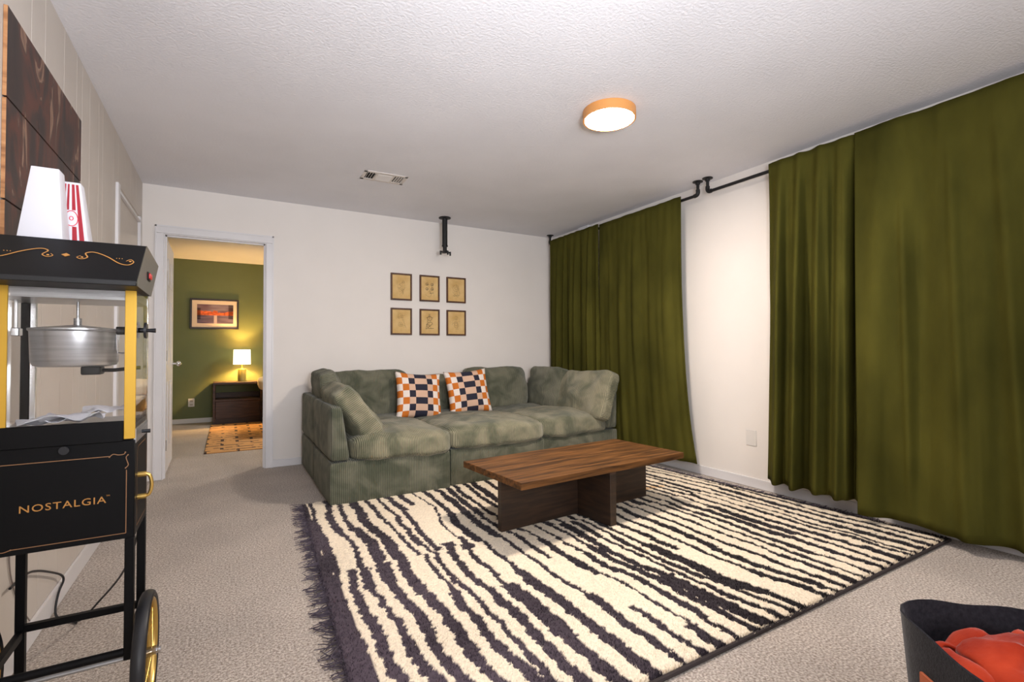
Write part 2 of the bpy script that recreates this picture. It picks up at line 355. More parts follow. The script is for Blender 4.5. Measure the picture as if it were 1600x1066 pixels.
# ------------------------------------------------------------------ sofa
sofa = thing('sectional_sofa', (1.92, 4.2, 0), 'large sage green corduroy modular sofa against the back wall', 'sofa')
fx = [(.594, 1.467), (1.477, 2.345), (2.355, 3.245)]; fy = [3.452, 3.485, 3.575]
def corner_box(x0, x1, y0, y1, z0, z1, bev=.03, bul=.006, taper=None, seed=0):
    bm = nb(); bmesh.ops.create_cube(bm, size=1, matrix=Matrix.Translation((.0, 0, 0)))
    bmesh.ops.subdivide_edges(bm, edges=bm.edges[:], cuts=9, use_grid_fill=True)
    w, d, h = x1-x0, y1-y0, z1-z0
    for v in bm.verts:
        p = Vector((v.co.x*w, v.co.y*d, v.co.z*h))
        q = Vector((max(-w/2+bev, min(w/2-bev, p.x)), max(-d/2+bev, min(d/2-bev, p.y)), max(-h/2+bev, min(h/2-bev, p.z))))
        dd = p-q
        if dd.length > 1e-6: p = q+dd.normalized()*bev if sum(abs(c) > 1e-6 for c in dd) > 1 else p
        n = v.co*2; b = bul*(1-n.x**4 if abs(n.x) < 1 else 0)
        f = Vector((math.copysign(1, n.x) if abs(n.x) > .999 else 0, math.copysign(1, n.y) if abs(n.y) > .999 else 0, math.copysign(1, n.z) if n.z > .999 else 0))
        if f.length: p += f.normalized()*bul*max(0, (1-min(1, sorted([abs(n.x), abs(n.y), abs(n.z)])[1])**4))
        p += Vector((1, 1, .3))*mnoise.noise(p*4+Vector((seed*5, 0, 0)))*.004
        if taper: p.x = p.x+taper*((p.z/h)+.5)*(.5 if abs(p.x) >= 0 else 0)*(1 if taper > 0 else 1)*((w/2-p.x)/w if taper < 0 else (p.x+w/2)/w)
        v.co = p+Vector(((x0+x1)/2, (y0+y1)/2, (z0+z1)/2))
    return bm
for i in range(3):
    obj('base', corner_box(fx[i][0], fx[i][1], fy[i], 4.235+.02*i, .004, .30, bev=.02, seed=i), M_cord, sofa)
    obj('base', corner_box(fx[i][0]+.002, fx[i][1], 4.25+.02*i, 4.935, .004, .30, bev=.02, seed=i+4), M_cord, sofa)
# arms: thin wedge panels, thicker at the bottom
def arm(x0, x1, y0, y1, inner):
    bm = corner_box(x0, x1, y0, y1, .30, .674, bev=.035, bul=.004, seed=y0)
    for v in bm.verts:
        t = (v.co.z-.3)/.374
        if inner > 0: v.co.x = x0+(v.co.x-x0)*(1-.42*t)
        else: v.co.x = x1-(x1-v.co.x)*(1-.42*t)
    return bm
obj('arm', arm(.594, .735, 3.452, 4.235, 1), M_cord, sofa); obj('arm', arm(.596, .735, 4.25, 4.935, 1), M_cord, sofa)
obj('arm', arm(3.105, 3.245, 3.575, 4.275, -1), M_cord, sofa); obj('arm', arm(3.105, 3.245, 4.29, 4.935, -1), M_cord, sofa)
for i, (a, b) in enumerate(((.735, 1.467), (1.477, 2.345), (2.355, 3.105))):
    obj('backrest', corner_box(a, b, 4.80, 4.935, .30, .674, bev=.035, bul=.004, seed=i+9), M_cord, sofa)
sx = [(.735, 1.478), (1.472, 2.35), (2.345, 3.105)]
for i in range(3):
    w = sx[i][1]-sx[i][0]; y0 = fy[i]-.032; d = 4.27+.015*i-y0
    o = obj('seat_cushion', pillow(w+.014, d+.02, .235, n=22, m=8, puff=.40, wr=.009, seed=i+1), M_cord_lit, sofa, TR(((sx[i][0]+sx[i][1])/2, y0+d/2, .366 if i == 0 else .372)))
for i in range(3):
    w = sx[i][1]-sx[i][0]
    obj('seat_cushion', pillow(w+.01, .58, .22, n=16, m=7, puff=.35, wr=.008, seed=i+5), M_cord, sofa, TR(((sx[i][0]+sx[i][1])/2, 4.53, .362)))
R = math.radians
# back cushions: local x width, y height, z thickness
def bcush(cx, cy, cz, w, h, t, tilt, rz, seed, mt=M_cord, roll=0, wr=.012):
    Mx = Matrix.Translation((cx, cy, cz)) @ Matrix.Rotation(rz, 4, 'Z') @ Matrix.Rotation(R(90)-tilt, 4, 'X') @ Matrix.Rotation(roll, 4, 'Z')
    obj('back_cushion', pillow(w, h, t, n=18, m=9, puff=.5, wr=wr, seed=seed), mt, sofa, Mx)
bcush(1.16, 4.70, .64, .74, .46, .24, R(10), 0, 11)
bcush(1.86, 4.73, .60, .68, .42, .2, R(8), 0, 12)
bcush(2.52, 4.70, .645, .74, .46, .24, R(10), 0, 13)
bcush(.755, 4.45, .665, .60, .46, .22, R(16), R(90), 14)
bcush(3.03, 4.47, .645, .62, .45, .22, R(12), R(-90), 15)
bcush(.825, 3.87, .56, .74, .54, .23, R(35), R(90), 16, M_cord_lit)
bcush(3.065, 3.86, .612, .80, .48, .21, R(20), R(-90), 17, M_cord_lit, roll=R(2))
# ------------------------------------------------------------------ checked throw pillows
def check_pillow(name, M, label, s=.455):
    cols = [0, .1, .235, .37, .63, .765, .9, 1]; rows = 7; sub = 4
    pat = lambda r, c: ('w' if r % 2 == 0 else 'o', 'o' if r % 2 == 0 else 'w', 'p' if r % 2 == 0 else 'n', 'n' if r % 2 == 0 else 'p', 'p' if r % 2 == 0 else 'n', 'o' if r % 2 == 0 else 'w', 'w' if r % 2 == 0 else 'o')[c]
    us = [cols[i]+(cols[i+1]-cols[i])*k/sub for i in range(7) for k in range(sub)]+[1.0]
    vs = [i/(rows*sub) for i in range(rows*sub+1)]; bm = nb(); keys = ['o', 'w', 'n', 'p']
    for side in (1, -1):
        g = []
        for v in vs:
            row = []
            for u in us:
                x, y = 2*u-1, 2*v-1
                th = .085*(max(0, (1-x*x)*(1-y*y)))**.42
                k = 1-.10*(1-abs(y)**2.5 if abs(x) > 0 else 0)*abs(x)**2; kx = x*(1-.09*(1-y**2)*abs(x)); ky = y*(1-.09*(1-x**2)*abs(y))
                z = side*th+mnoise.noise(Vector((x*2.2, y*2.2, side*3+s)))*.012*(1-max(abs(x), abs(y))**4)
                row.append(bm.verts.new((kx*s/2, ky*s/2, z)))
            g.append(row)
        for j in range(len(vs)-1):
            for i in range(len(us)-1):
                f = bm.faces.new((g[j][i], g[j][i+1], g[j+1][i+1], g[j+1][i])); f.material_index = keys.index(pat(rows-1-j//sub, i//sub))
    bmesh.ops.remove_doubles(bm, verts=bm.verts, dist=.0006)
    me = finish(bm, name, [M_p[k] for k in keys], 'full'); o = bpy.data.objects.new(name, me); C.objects.link(o)
    o.matrix_world = M; o.location = M.to_translation(); o.rotation_euler = M.to_euler()
    return tag(o, label, 'pillow', 'checked throw pillows on the sofa')
def PM(x, y, z, tilt, rz, roll): return Matrix.Translation((x, y, z)) @ Matrix.Rotation(rz, 4, 'Z') @ Matrix.Rotation(R(90)-tilt, 4, 'X') @ Matrix.Rotation(roll, 4, 'Z')
check_pillow('throw_pillow', PM(1.555, 4.43, .63, R(18), R(3), R(-5)), 'left of the two orange, navy and blush checked pillows on the green sofa')
check_pillow('throw_pillow', PM(2.075, 4.45, .64, R(16), R(-4), R(4)), 'right of the two orange, navy and blush checked pillows on the green sofa')

# ------------------------------------------------------------------ coffee table
tb = thing('coffee_table', (1.93, 2.50, .022), 'low dark wood coffee table with plank top on the striped rug', 'table', rot=R(3.9))
tw, td = 1.31, .62
for i in range(4):
    y0 = -td/2+i*td/4
    local('plank', B(-tw/2, tw/2, y0+.0008, y0+td/4-.0008, .312, .35, bev=.0018), M_top, tb, TR((0, 0, 0)), smooth=False)
local('long_panel', B(-.59, .62, -.02, .02, 0, .311, bev=.002), M_base, tb, smooth=False)
local('cross_panel', B(-.03+.01, .02+.01, -.305, -.0205, 0, .311, bev=.002), M_base, tb, smooth=False)
local('cross_panel', B(-.03+.01, .02+.01, .0205, .29, 0, .311, bev=.002), M_base, tb, smooth=False)

# ------------------------------------------------------------------ striped rug
RC = [Vector((.30, 1.12, 0)), Vector((3.40, 1.13, 0)), Vector((3.25, 3.60, 0)), Vector((.44, 3.60, 0))]   # near-left, near-right, far-right, far-left
RW, RH, SEAM = 3.1, 2.47, 1.27
def sm_noise(x, seed, sc):
    x = np.asarray(x)*sc+seed*17.13; i = np.floor(x).astype(int); f = x-i; f = f*f*(3-2*f)
    h = lambda n: (np.sin(n*127.1+seed*311.7)*43758.5453) % 1.0
    return h(i)*(1-f)+h(i+1)*f-.5
def n2(x, y, seed, sc): 
    X = x*sc+seed*3.7; Y = y*sc+seed*9.1; i = np.floor(X); j = np.floor(Y); fx_ = X-i; fy_ = Y-j; fx_ = fx_*fx_*(3-2*fx_); fy_ = fy_*fy_*(3-2*fy_)
    h = lambda a, b: (np.sin(a*127.1+b*311.7+seed*74.7)*43758.5453) % 1.0
    return (h(i, j)*(1-fx_)+h(i+1, j)*fx_)*(1-fy_)+(h(i, j+1)*(1-fx_)+h(i+1, j+1)*fx_)*fy_-.5
def dark_mask(X, Y):
    D = np.zeros_like(X, bool); rs = np.random.RandomState(21)
    jag = n2(X, Y, 5, 70)*.016+n2(X, Y, 6, 28)*.014
    for half in (0, 1):
        sel = (Y < SEAM+n2(X, Y, 9, 8)*.03) if half == 0 else (Y >= SEAM+n2(X, Y, 9, 8)*.03)
        x = .02 if half == 0 else .0
        while x < RW+.1:
            wbase = rs.uniform(.030, .056); gap = rs.uniform(.034, .060); slant = rs.uniform(-.02, .02)
            sd = rs.randint(1000)
            cx = x+slant*.25*(Y-1.2)+n2(np.full_like(Y, x), Y, 61+half, 1.9)*.11+n2(np.full_like(Y, x), Y, 65+half, 5)*.03+sm_noise(Y, sd+1, 9)*.012
            seg = np.floor((Y+sd*.37)*rs.uniform(1.3, 2.4))
            hw = (wbase*(.55+.9*((np.sin(seg*12.9+sd)*43758.5) % 1.0)))/2
            off = (((np.sin(seg*78.2+sd)*12543.1) % 1.0)-.5)*.022
            brk = ((np.sin(seg*39.7+sd)*9143.1) % 1.0) < .02
            D |= sel & (np.abs(X-cx-off+jag) < hw) & ~brk
            x += wbase+gap
    D |= X < .025+.07*np.clip(1.3-Y/1.5, 0, 1)+sm_noise(Y, 3, 5)*.02
    D |= X > RW-.045
    return D
def ruggeo():
    nx, ny = 520, 410; u = np.linspace(0, 1, nx); v = np.linspace(0, 1, ny); U, V = np.meshgrid(u, v)
    return U, V
def rug_xy(U, V):
    a, b, c, d = RC
    x = (1-V)*((1-U)*a.x+U*b.x)+V*((1-U)*d.x+U*c.x); y = (1-V)*((1-U)*a.y+U*b.y)+V*((1-U)*d.y+U*c.y)
    return x, y+np.sin(U*9)*.006
def rug_col(U, V):
    X, Y = U*RW, V*RH; D = dark_mask(X, Y)
    fade = np.clip(1-X/1.7, 0, 1)[..., None]*np.clip(1.25-Y/3, 0, 1)[..., None]
    dk = np.array(srgb(44, 39, 42)[:3])*(1-fade)+np.array(srgb(84, 74, 84)[:3])*fade
    patch = n2(X, Y, 31, 3.5)[..., None]
    lt = np.array(srgb(236, 222, 200)[:3])*(1+patch*.12)
    tan = (n2(X, Y, 41, 1.3)[..., None] > .33)*(X[..., None] > .8)*(Y[..., None] > 1.5); lt = lt*(1-tan)+np.array(srgb(226, 192, 150)[:3])*tan
    col = np.where(D[..., None], dk*(1+patch*.7), lt)
    col = col*(1+.28*(rng.rand(*X.shape)[..., None]-.5))
    return np.clip(col, 0, 1), D
rug = thing('area_rug', (1.85, 2.4, 0), 'large shaggy cream and black striped rug on the carpet', 'rug')
def np_mesh(name, verts, faces, cols, m, parent, kind=None):
    me = bpy.data.meshes.new(name); k = faces.shape[1]
    me.vertices.add(len(verts)); me.vertices.foreach_set('co', verts.astype(np.float32).ravel())
    me.loops.add(faces.size); me.loops.foreach_set('vertex_index', faces.astype(np.int32).ravel())
    me.polygons.add(len(faces)); me.polygons.foreach_set('loop_start', np.arange(0, faces.size, k, dtype=np.int32))
    me.update(calc_edges=True)
    if cols is not None:
        a = me.color_attributes.new('Col', 'FLOAT_COLOR', 'POINT'); a.data.foreach_set('color', np.concatenate([cols, np.ones((len(cols), 1))], 1).astype(np.float32).ravel())
    me.materials.append(m); me.validate(); o = bpy.data.objects.new(name, me); C.objects.link(o); o.parent = parent
    if kind: o['kind'] = kind
    return o
U, V = ruggeo(); ny, nx = U.shape
cols, D = rug_col(U, V); x, y = rug_xy(U, V)
edge = np.minimum(np.minimum(U*RW, (1-U)*RW), np.minimum(V*RH, (1-V)*RH))
zz = .004+.015*np.clip(edge/.02, 0, 1)**.5*np.where(D, .85, 1.1)+n2(U*RW, V*RH, 51, 60)*.004*np.clip(edge/.02, 0, 1)
verts = np.stack([x-1.85, y-2.4, zz], -1).reshape(-1, 3); idx = np.arange(nx*ny).reshape(ny, nx)
faces = np.stack([idx[:-1, :-1], idx[:-1, 1:], idx[1:, 1:], idx[1:, :-1]], -1).reshape(-1, 4)
o = np_mesh('woven_field', verts, faces, cols.reshape(-1, 3), M_rug, rug)
# shag tufts
n = 230000; u = rng.rand(n); v = rng.rand(n)**1.25*1.0; c, D = rug_col(u[None], v[None]); c = c[0]; x, y = rug_xy(u, v)
h = rng.uniform(.016, .027, n); ang = rng.rand(n)*2*PI; ln = rng.uniform(0, .012, n); la = rng.rand(n)*2*PI; wd = rng.uniform(.002, .0038, n)
b0 = np.stack([x-1.85-np.cos(ang)*wd, y-2.4-np.sin(ang)*wd, np.full(n, .008)], -1); b1 = np.stack([x-1.85+np.cos(ang)*wd, y-2.4+np.sin(ang)*wd, np.full(n, .008)], -1)
tp = np.stack([x-1.85+np.cos(la)*ln, y-2.4+np.sin(la)*ln, h], -1)
np_mesh('pile', np.concatenate([b0, b1, tp]), np.stack([np.arange(n), np.arange(n)+n, np.arange(n)+2*n], -1), np.concatenate([c*.9, c*.9, np.clip(c*1.08, 0, 1)]), M_rug, rug, 'stuff')
# selvedge along the near and far edges, fringes left and right
obj('binding', tube(nb(), [RC[0]+Vector((0, -.004, .009)), RC[1]+Vector((0, -.004, .009))], .008, sm=False), mat('rug_binding', srgb(52, 44, 44), .9), rug)
def fringe(A, Bp, dirx, ln0, ln1, climb=0):
    bm = nb(); m = int((Bp-A).length/.0075)
    for i in range(m):
        t = (i+random.random())/m; p = A.lerp(Bp, t); l = random.uniform(ln0, ln1); a = random.uniform(-.55, .55); clump = .3*math.sin(t*60)+.25*math.sin(t*133+1)
        a += clump; pts = []; q = p.copy(); q.z = .012
        for s in range(4):
            pts.append(q.copy()); a += random.uniform(-.45, .45); q = q+Vector((dirx*math.cos(a), math.sin(a), 0))*l/4
            q.z = .006+random.random()*.008
            if climb and s > 0: q.x = min(q.x, 3.44); q.z += climb*s*.3
        tube(bm, pts, lambda s: .0034*(1-.5*s), seg=3, n=2)
    return bm
tag(obj('fringe', fringe(RC[0]+Vector((.01, 0, 0)), RC[3]+Vector((.01, 0, 0)), -1, .05, .13), M_fringe, rug, smooth=False), kind='stuff')
tag(obj('fringe', fringe(RC[1]+Vector((-.01, .3, 0)), RC[2]+Vector((-.01, 0, 0)), 1, .04, .10), M_fringe, rug, smooth=False), kind='stuff')

# ------------------------------------------------------------------ curtains
def curtain(label, ya, yb, ba, bb, ztop, zbot, folds, seed, xr, flare=None, amp=1.0, lean=0, creases=()):
    nu, nv = 170, 46; bm = nb(); g = []
    for j in range(nv+1):
        v = j/nv; z = ztop+(zbot-ztop)*v; row = []
        for i in range(nu+1):
            u = i/nu; e = v**1.6 if flare is None else v**flare
            y = (ya+(yb-ya)*u)*(1-e)+(ba+(bb-ba)*u)*e
            f = 0
            for (n_, a_, ph, drift) in folds:
                s = math.sin(2*PI*n_*u+ph+drift*v); f += a_*math.copysign(abs(s)**.92, s)
            for (u0, sl, w_, a_, v0, v1) in creases:
                fade = min(1, max(0, (v-v0)/.12))*min(1, max(0, (v1-v)/.15)); q = (u-u0-sl*v)/w_
                if abs(q) < 4: f -= a_*fade*(math.exp(-q*q) if q < 0 else math.exp(-q*q*.16))
            if v < .16: f += .010*math.sin(u*(yb-ya)*-2*PI*13+3*mnoise.noise(Vector((u*5, 0, seed))))*(1-v/.16)
            f += .012*mnoise.noise(Vector((u*7, v*3, seed)))+.006*mnoise.noise(Vector((u*22, v*2, seed+5)))
            top = min(1, v/.10); grow = (.35+.65*min(1, v*2.2))*top+.12*(1-top)
            x = xr-.004+f*amp*grow+lean*v-.012*min(1, v*3)
            # rod pocket bulge
            if v < .06: x += 0
            y += .35*f*amp*grow
            x = min(x, WR-.022)
            row.append(bm.verts.new((x, y, z+.006*mnoise.noise(Vector((u*9, 0, seed)))*(1 if j in (0, nv) else 0))))
        g.append(row)
    for j in range(nv):
        for i in range(nu): bm.faces.new((g[j][i], g[j][i+1], g[j+1][i+1], g[j+1][i]))
    o = tobj('curtain', bm, M_velvet, label, 'curtain', None, 'full')
    s = o.modifiers.new('solid', 'SOLIDIFY'); s.thickness = .006; s.offset = 0
    return o
RX = 3.352
curtain('dark olive velvet curtain nearest the back wall corner behind the sofa', 4.81, 3.93, 4.83, 3.90, 2.365, .115, [(8, .020, .3, .5), (3.3, .014, 1, -.6), (14, .006, 0, 1)], 1, RX-.022, creases=[(.12, .01, .03, .016, .02, 1.2), (.30, -.02, .04, .02, .0, 1.2), (.52, .02, .03, .018, .05, 1.2), (.74, 0, .03, .02, 0, 1.2), (.88, -.01, .025, .02, 0, 1.2)])
curtain('smooth olive velvet curtain just right of the sofa arm', 3.91, 2.855, 3.88, 2.715, 2.355, .115, [(2.1, .008, .2, .5), (5.3, .004, 1, .8), (11, .0016, 2, .5)], 2, RX-.022, flare=3.5, creases=[(.16, 0, .02, .016, .0, 1.2), (.30, .01, .03, .012, .0, .8), (.47, -.01, .02, .010, 0, .7), (.66, 0, .02, .009, .0, .6), (.82, .01, .02, .008, 0, .6)])
curtain('gathered olive velvet curtain with deep folds left of the widest panel', 2.075, 1.512, 2.125, 1.54, 2.372, .115, [(4.2, .055, .6, .9), (2.3, .022, 1, -.4), (9, .010, 2, 1.2)], 3, RX-.022, creases=[(.10, .02, .05, .020, 0, 1.2), (.30, .03, .04, .028, .05, 1.2), (.52, 0, .05, .03, .0, 1.2), (.71, .04, .035, .03, .0, 1.2), (.88, .03, .03, .035, .0, 1.2)])
curtain('widest olive velvet curtain at the right side of the picture', 1.518, .12, 1.528, .10, 2.375, .065, [(2.6, .034, 3.6, 1.6), (5.3, .012, 1, -1.9), (9, .008, 0, 1.6)], 4, RX-.024, creases=[(.10, -.07, .05, .040, -.2, 1.3), (.165, .015, .010, .036, .15, 1.0), (.22, .02, .04, .026, .0, 1.2), (.32, .02, .011, .040, .05, 1.2), (.45, .05, .011, .045, .0, 1.3), (.86, .0, .03, .03, 0, 1.2)])
def pipe_rod(y0, y1, label):
    bm = nb(); t = thing('curtain_rod', (RX, (y0+y1)/2, 2.33), label, 'curtain rod', 'black pipe curtain rods')
    a = min(y0, y1); b = max(y0, y1)
    obj('pipe', tube(bm, [(RX, a+.02, 2.327), (RX, b-.02, 2.327)], .0125, seg=14, sm=False), M_blackm, t)
    for e, s in ((a, 1), (b, -1)):
        bm = nb(); tube(bm, [(RX, e+s*.035, 2.327), (RX, e+s*.012, 2.330), (RX, e, 2.345), (RX, e, 2.372)], .017, seg=14); obj('elbow', bm, M_blackm, t)
        bm = nb(); cyl(bm, (RX, e, 2.36), (RX, e, 2.438), .0125, seg=14); obj('drop_pipe', bm, M_blackm, t)
        bm = nb(); lathe(bm, [(0, 0), (.019, 0), (.02, .014), (.041, .018), (.041, .024), (0, .024)], (RX, e, 2.416), 24); obj('flange', bm, M_blackm, t)
    return t
pipe_rod(2.70, 4.845, 'black pipe curtain rod over the two curtains beside the sofa')
pipe_rod(.05, 2.605, 'black pipe curtain rod over the two right-hand curtains')
# small pale box high on the right wall, over curtain
tobj('sensor_box', B(WR-.04, WR-.001, 4.22, 4.40, 2.37, 2.436, bev=.004), M_trim, 'small pale box on the wall above the far curtain', 'box')
bm = nb(); box(bm, WR-.006, WR-.0005, 2.285, 2.37, .315, .435, bev=.002); tobj('wall_plate', bm, M_white, 'blank white cover plate low on the wall between the curtains', 'wall plate')

# ------------------------------------------------------------------ ceiling lamp, vent, projector mount
lamp = thing('ceiling_lamp', (1.91, 2.15, 2.387), 'lit round flush ceiling lamp with oak ring', 'lamp')
bm = nb(); lathe(bm, [(.142, .0), (.152, .0), (.152, .052), (0, .052), (0, .046), (.142, .046)], (1.91, 2.15, 2.387), 48); obj('ring', bm, M_rim, lamp)
bm = nb(); lathe(bm, [(0, -.006), (.10, -.005), (.135, -.001), (.1415, .006), (.1415, .02), (0, .02)], (1.91, 2.15, 2.388), 48); obj('diffuser', bm, M_diff, lamp)
vt = thing('ceiling_vent', (1.07, 3.86, 2.44), 'white louvred air register in the ceiling', 'air vent', rot=R(-2))
M_vent = mat('vent_enamel', srgb(222, 214, 208), .45); M_hole = mat('vent_shadow_duct', srgb(22, 20, 20), .95)
def vlocal(name, bm, m): return local(name, bm, m, vt)
fw, fd = .34, .2
bm = nb(); box(bm, -fw/2, fw/2, -fd/2, -fd/2+.028, -.008, -.0005, bev=.002); box(bm, -fw/2, fw/2, fd/2-.028, fd/2, -.008, -.0005, bev=.002)
box(bm, -fw/2, -fw/2+.025, -fd/2, fd/2, -.008, -.0005, bev=.002); box(bm, fw/2-.025, fw/2, -fd/2, fd/2, -.008, -.0005, bev=.002)
for xx in (-.068, .062): box(bm, xx-.008, xx+.008, -fd/2, fd/2, -.009, -.0005)
vlocal('frame', bm, M_vent); vlocal('duct_shade', B(-fw/2+.02, fw/2-.02, -fd/2+.02, fd/2-.02, -.002, -.0008), M_hole)  # thin dark sheet stands in for the shade inside the vent
for k in range(4):
    for xx, s in ((-.135, -1), (.085, 1)):
        bm = nb(); prism(bm, [(xx+k*.019-.002, -.002), (xx+k*.019+.002, -.002), (xx+k*.019+.0015+s*.004, -.010), (xx+k*.019-.0015+s*.004, -.010)], 'y', -fd/2+.027, fd/2-.027); vlocal('slat', bm, M_vent)
for k in range(7):
    yv = -.06+k*.02; bm = nb(); prism(bm, [(yv-.0015, -.002), (yv+.0015, -.002), (yv+.0095, -.011), (yv+.0065, -.011)], 'x', -.06, .054); vlocal('slat', bm, M_vent)
pm = thing('projector_mount', (1.945, 4.73, 2.44), 'black pole projector mount hanging from the ceiling above the prints', 'projector mount')
bm = nb(); lathe(bm, [(0, 0), (.062, 0), (.062, -.008), (.03, -.014), (.026, -.03), (0, -.03)], (1.945, 4.73, 2.439), 28); obj('ceiling_plate', bm, M_blackm, pm)
bm = nb(); cyl(bm, (1.945, 4.73, 2.14), (1.945, 4.73, 2.42), .027); obj('pole', bm, M_blackm, pm)
bm = nb(); cyl(bm, (1.945, 4.73, 2.085), (1.945, 4.73, 2.15), .021); cyl(bm, (1.945, 4.73, 2.135), (1.945, 4.73, 2.15), .031); obj('inner_pole', bm, M_blackm, pm)
bm = nb(); box(bm, 1.925, 1.965, 4.70, 4.76, 2.07, 2.095, bev=.003)
for dx, dy in ((-.055, -.02), (.055, -.01), (.012, -.05)):
    box(bm, 1.945+min(0, dx), 1.945+max(0, dx) if dx else 1.95, 4.73+dy-.008, 4.73+dy+.008, 2.068, 2.082); cyl(bm, (1.945+dx, 4.73+dy, 2.045), (1.945+dx, 4.73+dy, 2.085), .009, seg=12)
obj('bracket', bm, M_blackm, pm)

# ------------------------------------------------------------------ six framed prints
def sketch(kind, cx, cz, m_y):
    bm = nb()
    def ln(pts, r=.0011): tube(bm, [(cx+a, m_y, cz+b) for a, b in pts], r, seg=4, n=4, flat=Vector((0, 1, 0)))
    def circ(a, b, r, rr=.0011): ln([(a+r*math.cos(t), b+r*math.sin(t)) for t in [i*PI/5 for i in range(11)]], rr)
    rs = random.Random(kind*7+3)
    if kind == 0: circ(.02, .05, .012); ln([(-.02, .03), (.0, .0), (-.03, -.02), (.01, -.04), (.02, -.07)]); ln([(-.03, .02), (.03, .055)]); ln([(-.035, -.01), (.03, -.03)])
    if kind == 1:
        for a, b in ((-.03, .045), (.028, .045), (-.03, -.005), (.028, -.005)): circ(a, b, .013, .002); circ(a+.004, b-.006, .006, .002)
        ln([(.0, -.05), (.045, -.045)], .002)
    if kind == 2: circ(-.005, .02, .035); circ(.0, .02, .015); ln([(-.04, -.065), (.04, -.055)]); circ(-.02, -.06, .01); circ(.015, -.062, .012)
    if kind == 3: ln([(-.04, .04), (-.01, .055), (.04, .065)]); ln([(-.035, .03), (.02, .045)]); circ(-.01, -.03, .022); circ(-.01, -.03, .008); ln([(.0, -.03), (.04, -.045)])
    if kind == 4: ln([(0, .085), (0, .03)], .002); ln([(-.035, .045), (.0, .06), (.035, .045)], .002); circ(0, .04, .022, .0018); ln([(-.04, -.03), (0, .0), (.03, -.015), (-.02, -.06)], .002); ln([(-.045, -.07), (.045, -.065)], .002); circ(-.02, -.04, .014, .0018)
    if kind == 5: ln([(-.02, .06), (.0, .07), (.02, .055), (-.02, .04), (.02, .035)]); circ(0, -.01, .02); circ(0, -.03, .025); ln([(-.01, -.07), (.02, -.065)]); ln([(.04, .05), (.04, -.07)], .0007)
    for q in range(5): ln([(rs.uniform(-.05, .05), rs.uniform(-.09, .09)) for _ in range(3)], .0006)
    return bm
fl = ['top left framed print of the six, pale spindly sketch', 'top middle framed print of the six, four small dark figures', 'top right framed print of the six, large circle sketch',
      'bottom left framed print of the six, faint two-part sketch', 'bottom middle framed print of the six, darkest drawing', 'bottom right framed print of the six, stacked round sketch']
xs = [(1.44, 1.664), (1.749, 1.972), (2.054, 2.282)]; zs = [(1.579, 1.859), (1.220, 1.498)]
for r_ in range(2):
    for c_ in range(3):
        x0, x1 = xs[c_]; z0, z1 = zs[r_]; i = r_*3+c_
        t = thing('framed_print', ((x0+x1)/2, WB, z0), fl[i]+', on back wall', 'picture', 'six framed parchment prints')
        bm = nb(); f = .017
        box(bm, x0, x1, WB-.02, WB-.001, z0, z0+f, bev=.002); box(bm, x0, x1, WB-.02, WB-.001, z1-f, z1, bev=.002); box(bm, x0, x0+f, WB-.02, WB-.001, z0+f, z1-f, bev=.002); box(bm, x1-f, x1, WB-.02, WB-.001, z0+f, z1-f, bev=.002)
        obj('frame', bm, M_frame, t); obj('print', B(x0+f, x1-f, WB-.012, WB-.002, z0+f, z1-f), M_parch, t)
        obj('drawing', sketch(i, (x0+x1)/2, (z0+z1)/2, WB-.0125), M_inkd if i in (1, 4) else M_ink, t)

# ------------------------------------------------------------------ plank wall art on the left wall
art = thing('plank_wall_art', (WL, 2.58, 1.38), 'dark distressed wooden plank artwork on the left wall above popcorn cart', 'wall art')
AY0, AY1 = 2.095, 2.985; rows = [(1.852, 2.138), (1.530, 1.846), (1.38, 1.524)]
for ri, (a, b) in enumerate(rows):
    cuts = [AY0, AY0+.30, AY0+.62, AY1]
    for y0, y1 in zip(cuts, cuts[1:]):
        bm = nb(); box(bm, WL+.001, WL+.011, y0+.0006, y1-.0006, a, b); 
        for f in bm.faces: f.material_index = 1 if f.normal.y < -.9 and y0 == AY0 else 0
        bmesh.ops.recalc_face_normals(bm, faces=bm.faces)
        for f in bm.faces: f.material_index = 1 if f.normal.y < -.9 and y0 == AY0 else 0
        obj('plank', bm, [M_art, M_artedge], art, smooth=False)
tobj('wall_cable', tube(nb(), [(WL+.004, 2.18, .60), (WL+.004, 2.2, .45), (WL+.004, 2.215, .33), (WL+.004, 2.30, .19), (WL+.006, 2.4, .09)], .0022, seg=6), mat('grey_cable', srgb(140, 128, 122), .6), 'thin grey cable running down the left wall', 'cable')

# ------------------------------------------------------------------ popcorn cart
KX0, KX1, KY0, KY1 = -.53, -.226, 1.745, 1.985
cart = thing('popcorn_cart', ((KX0+KX1)/2, 1.865, 0), 'black and gold popcorn cart with glass cabinet and spoked wheels', 'popcorn machine')
prof = [(1.615, 1.224), (1.613, 1.237), (1.778, 1.360), (2.055, 1.343), (1.878, 1.222)]
CX0, CX1 = -.565, -.209
obj('canopy', prism(nb(), prof, 'x', CX0, CX1), M_black, cart, smooth=False)
bm = nb(); pr2 = [(1.615, 1.2235), (1.6125, 1.238), (1.7775, 1.3605), (2.056, 1.3435), (1.879, 1.2215)]
prism(bm, pr2, 'x', CX1, CX1+.0015); obj('canopy_side', bm, M_side, cart, smooth=False)
bm = nb(); box(bm, CX1+.001, CX1+.005, 1.79, 1.835, 1.262, 1.287, bev=.001); obj('switch_plate', bm, M_black, cart)
for yy in (1.797, 1.819): obj('switch', B(CX1+.004, CX1+.010, yy-.007, yy+.007, 1.266, 1.283, bev=.002), M_red, cart)
obj('canopy_lip', B(CX0+.002, CX1-.0, 1.606, 1.615, 1.222, 1.236, bev=.002), M_blackm, cart)
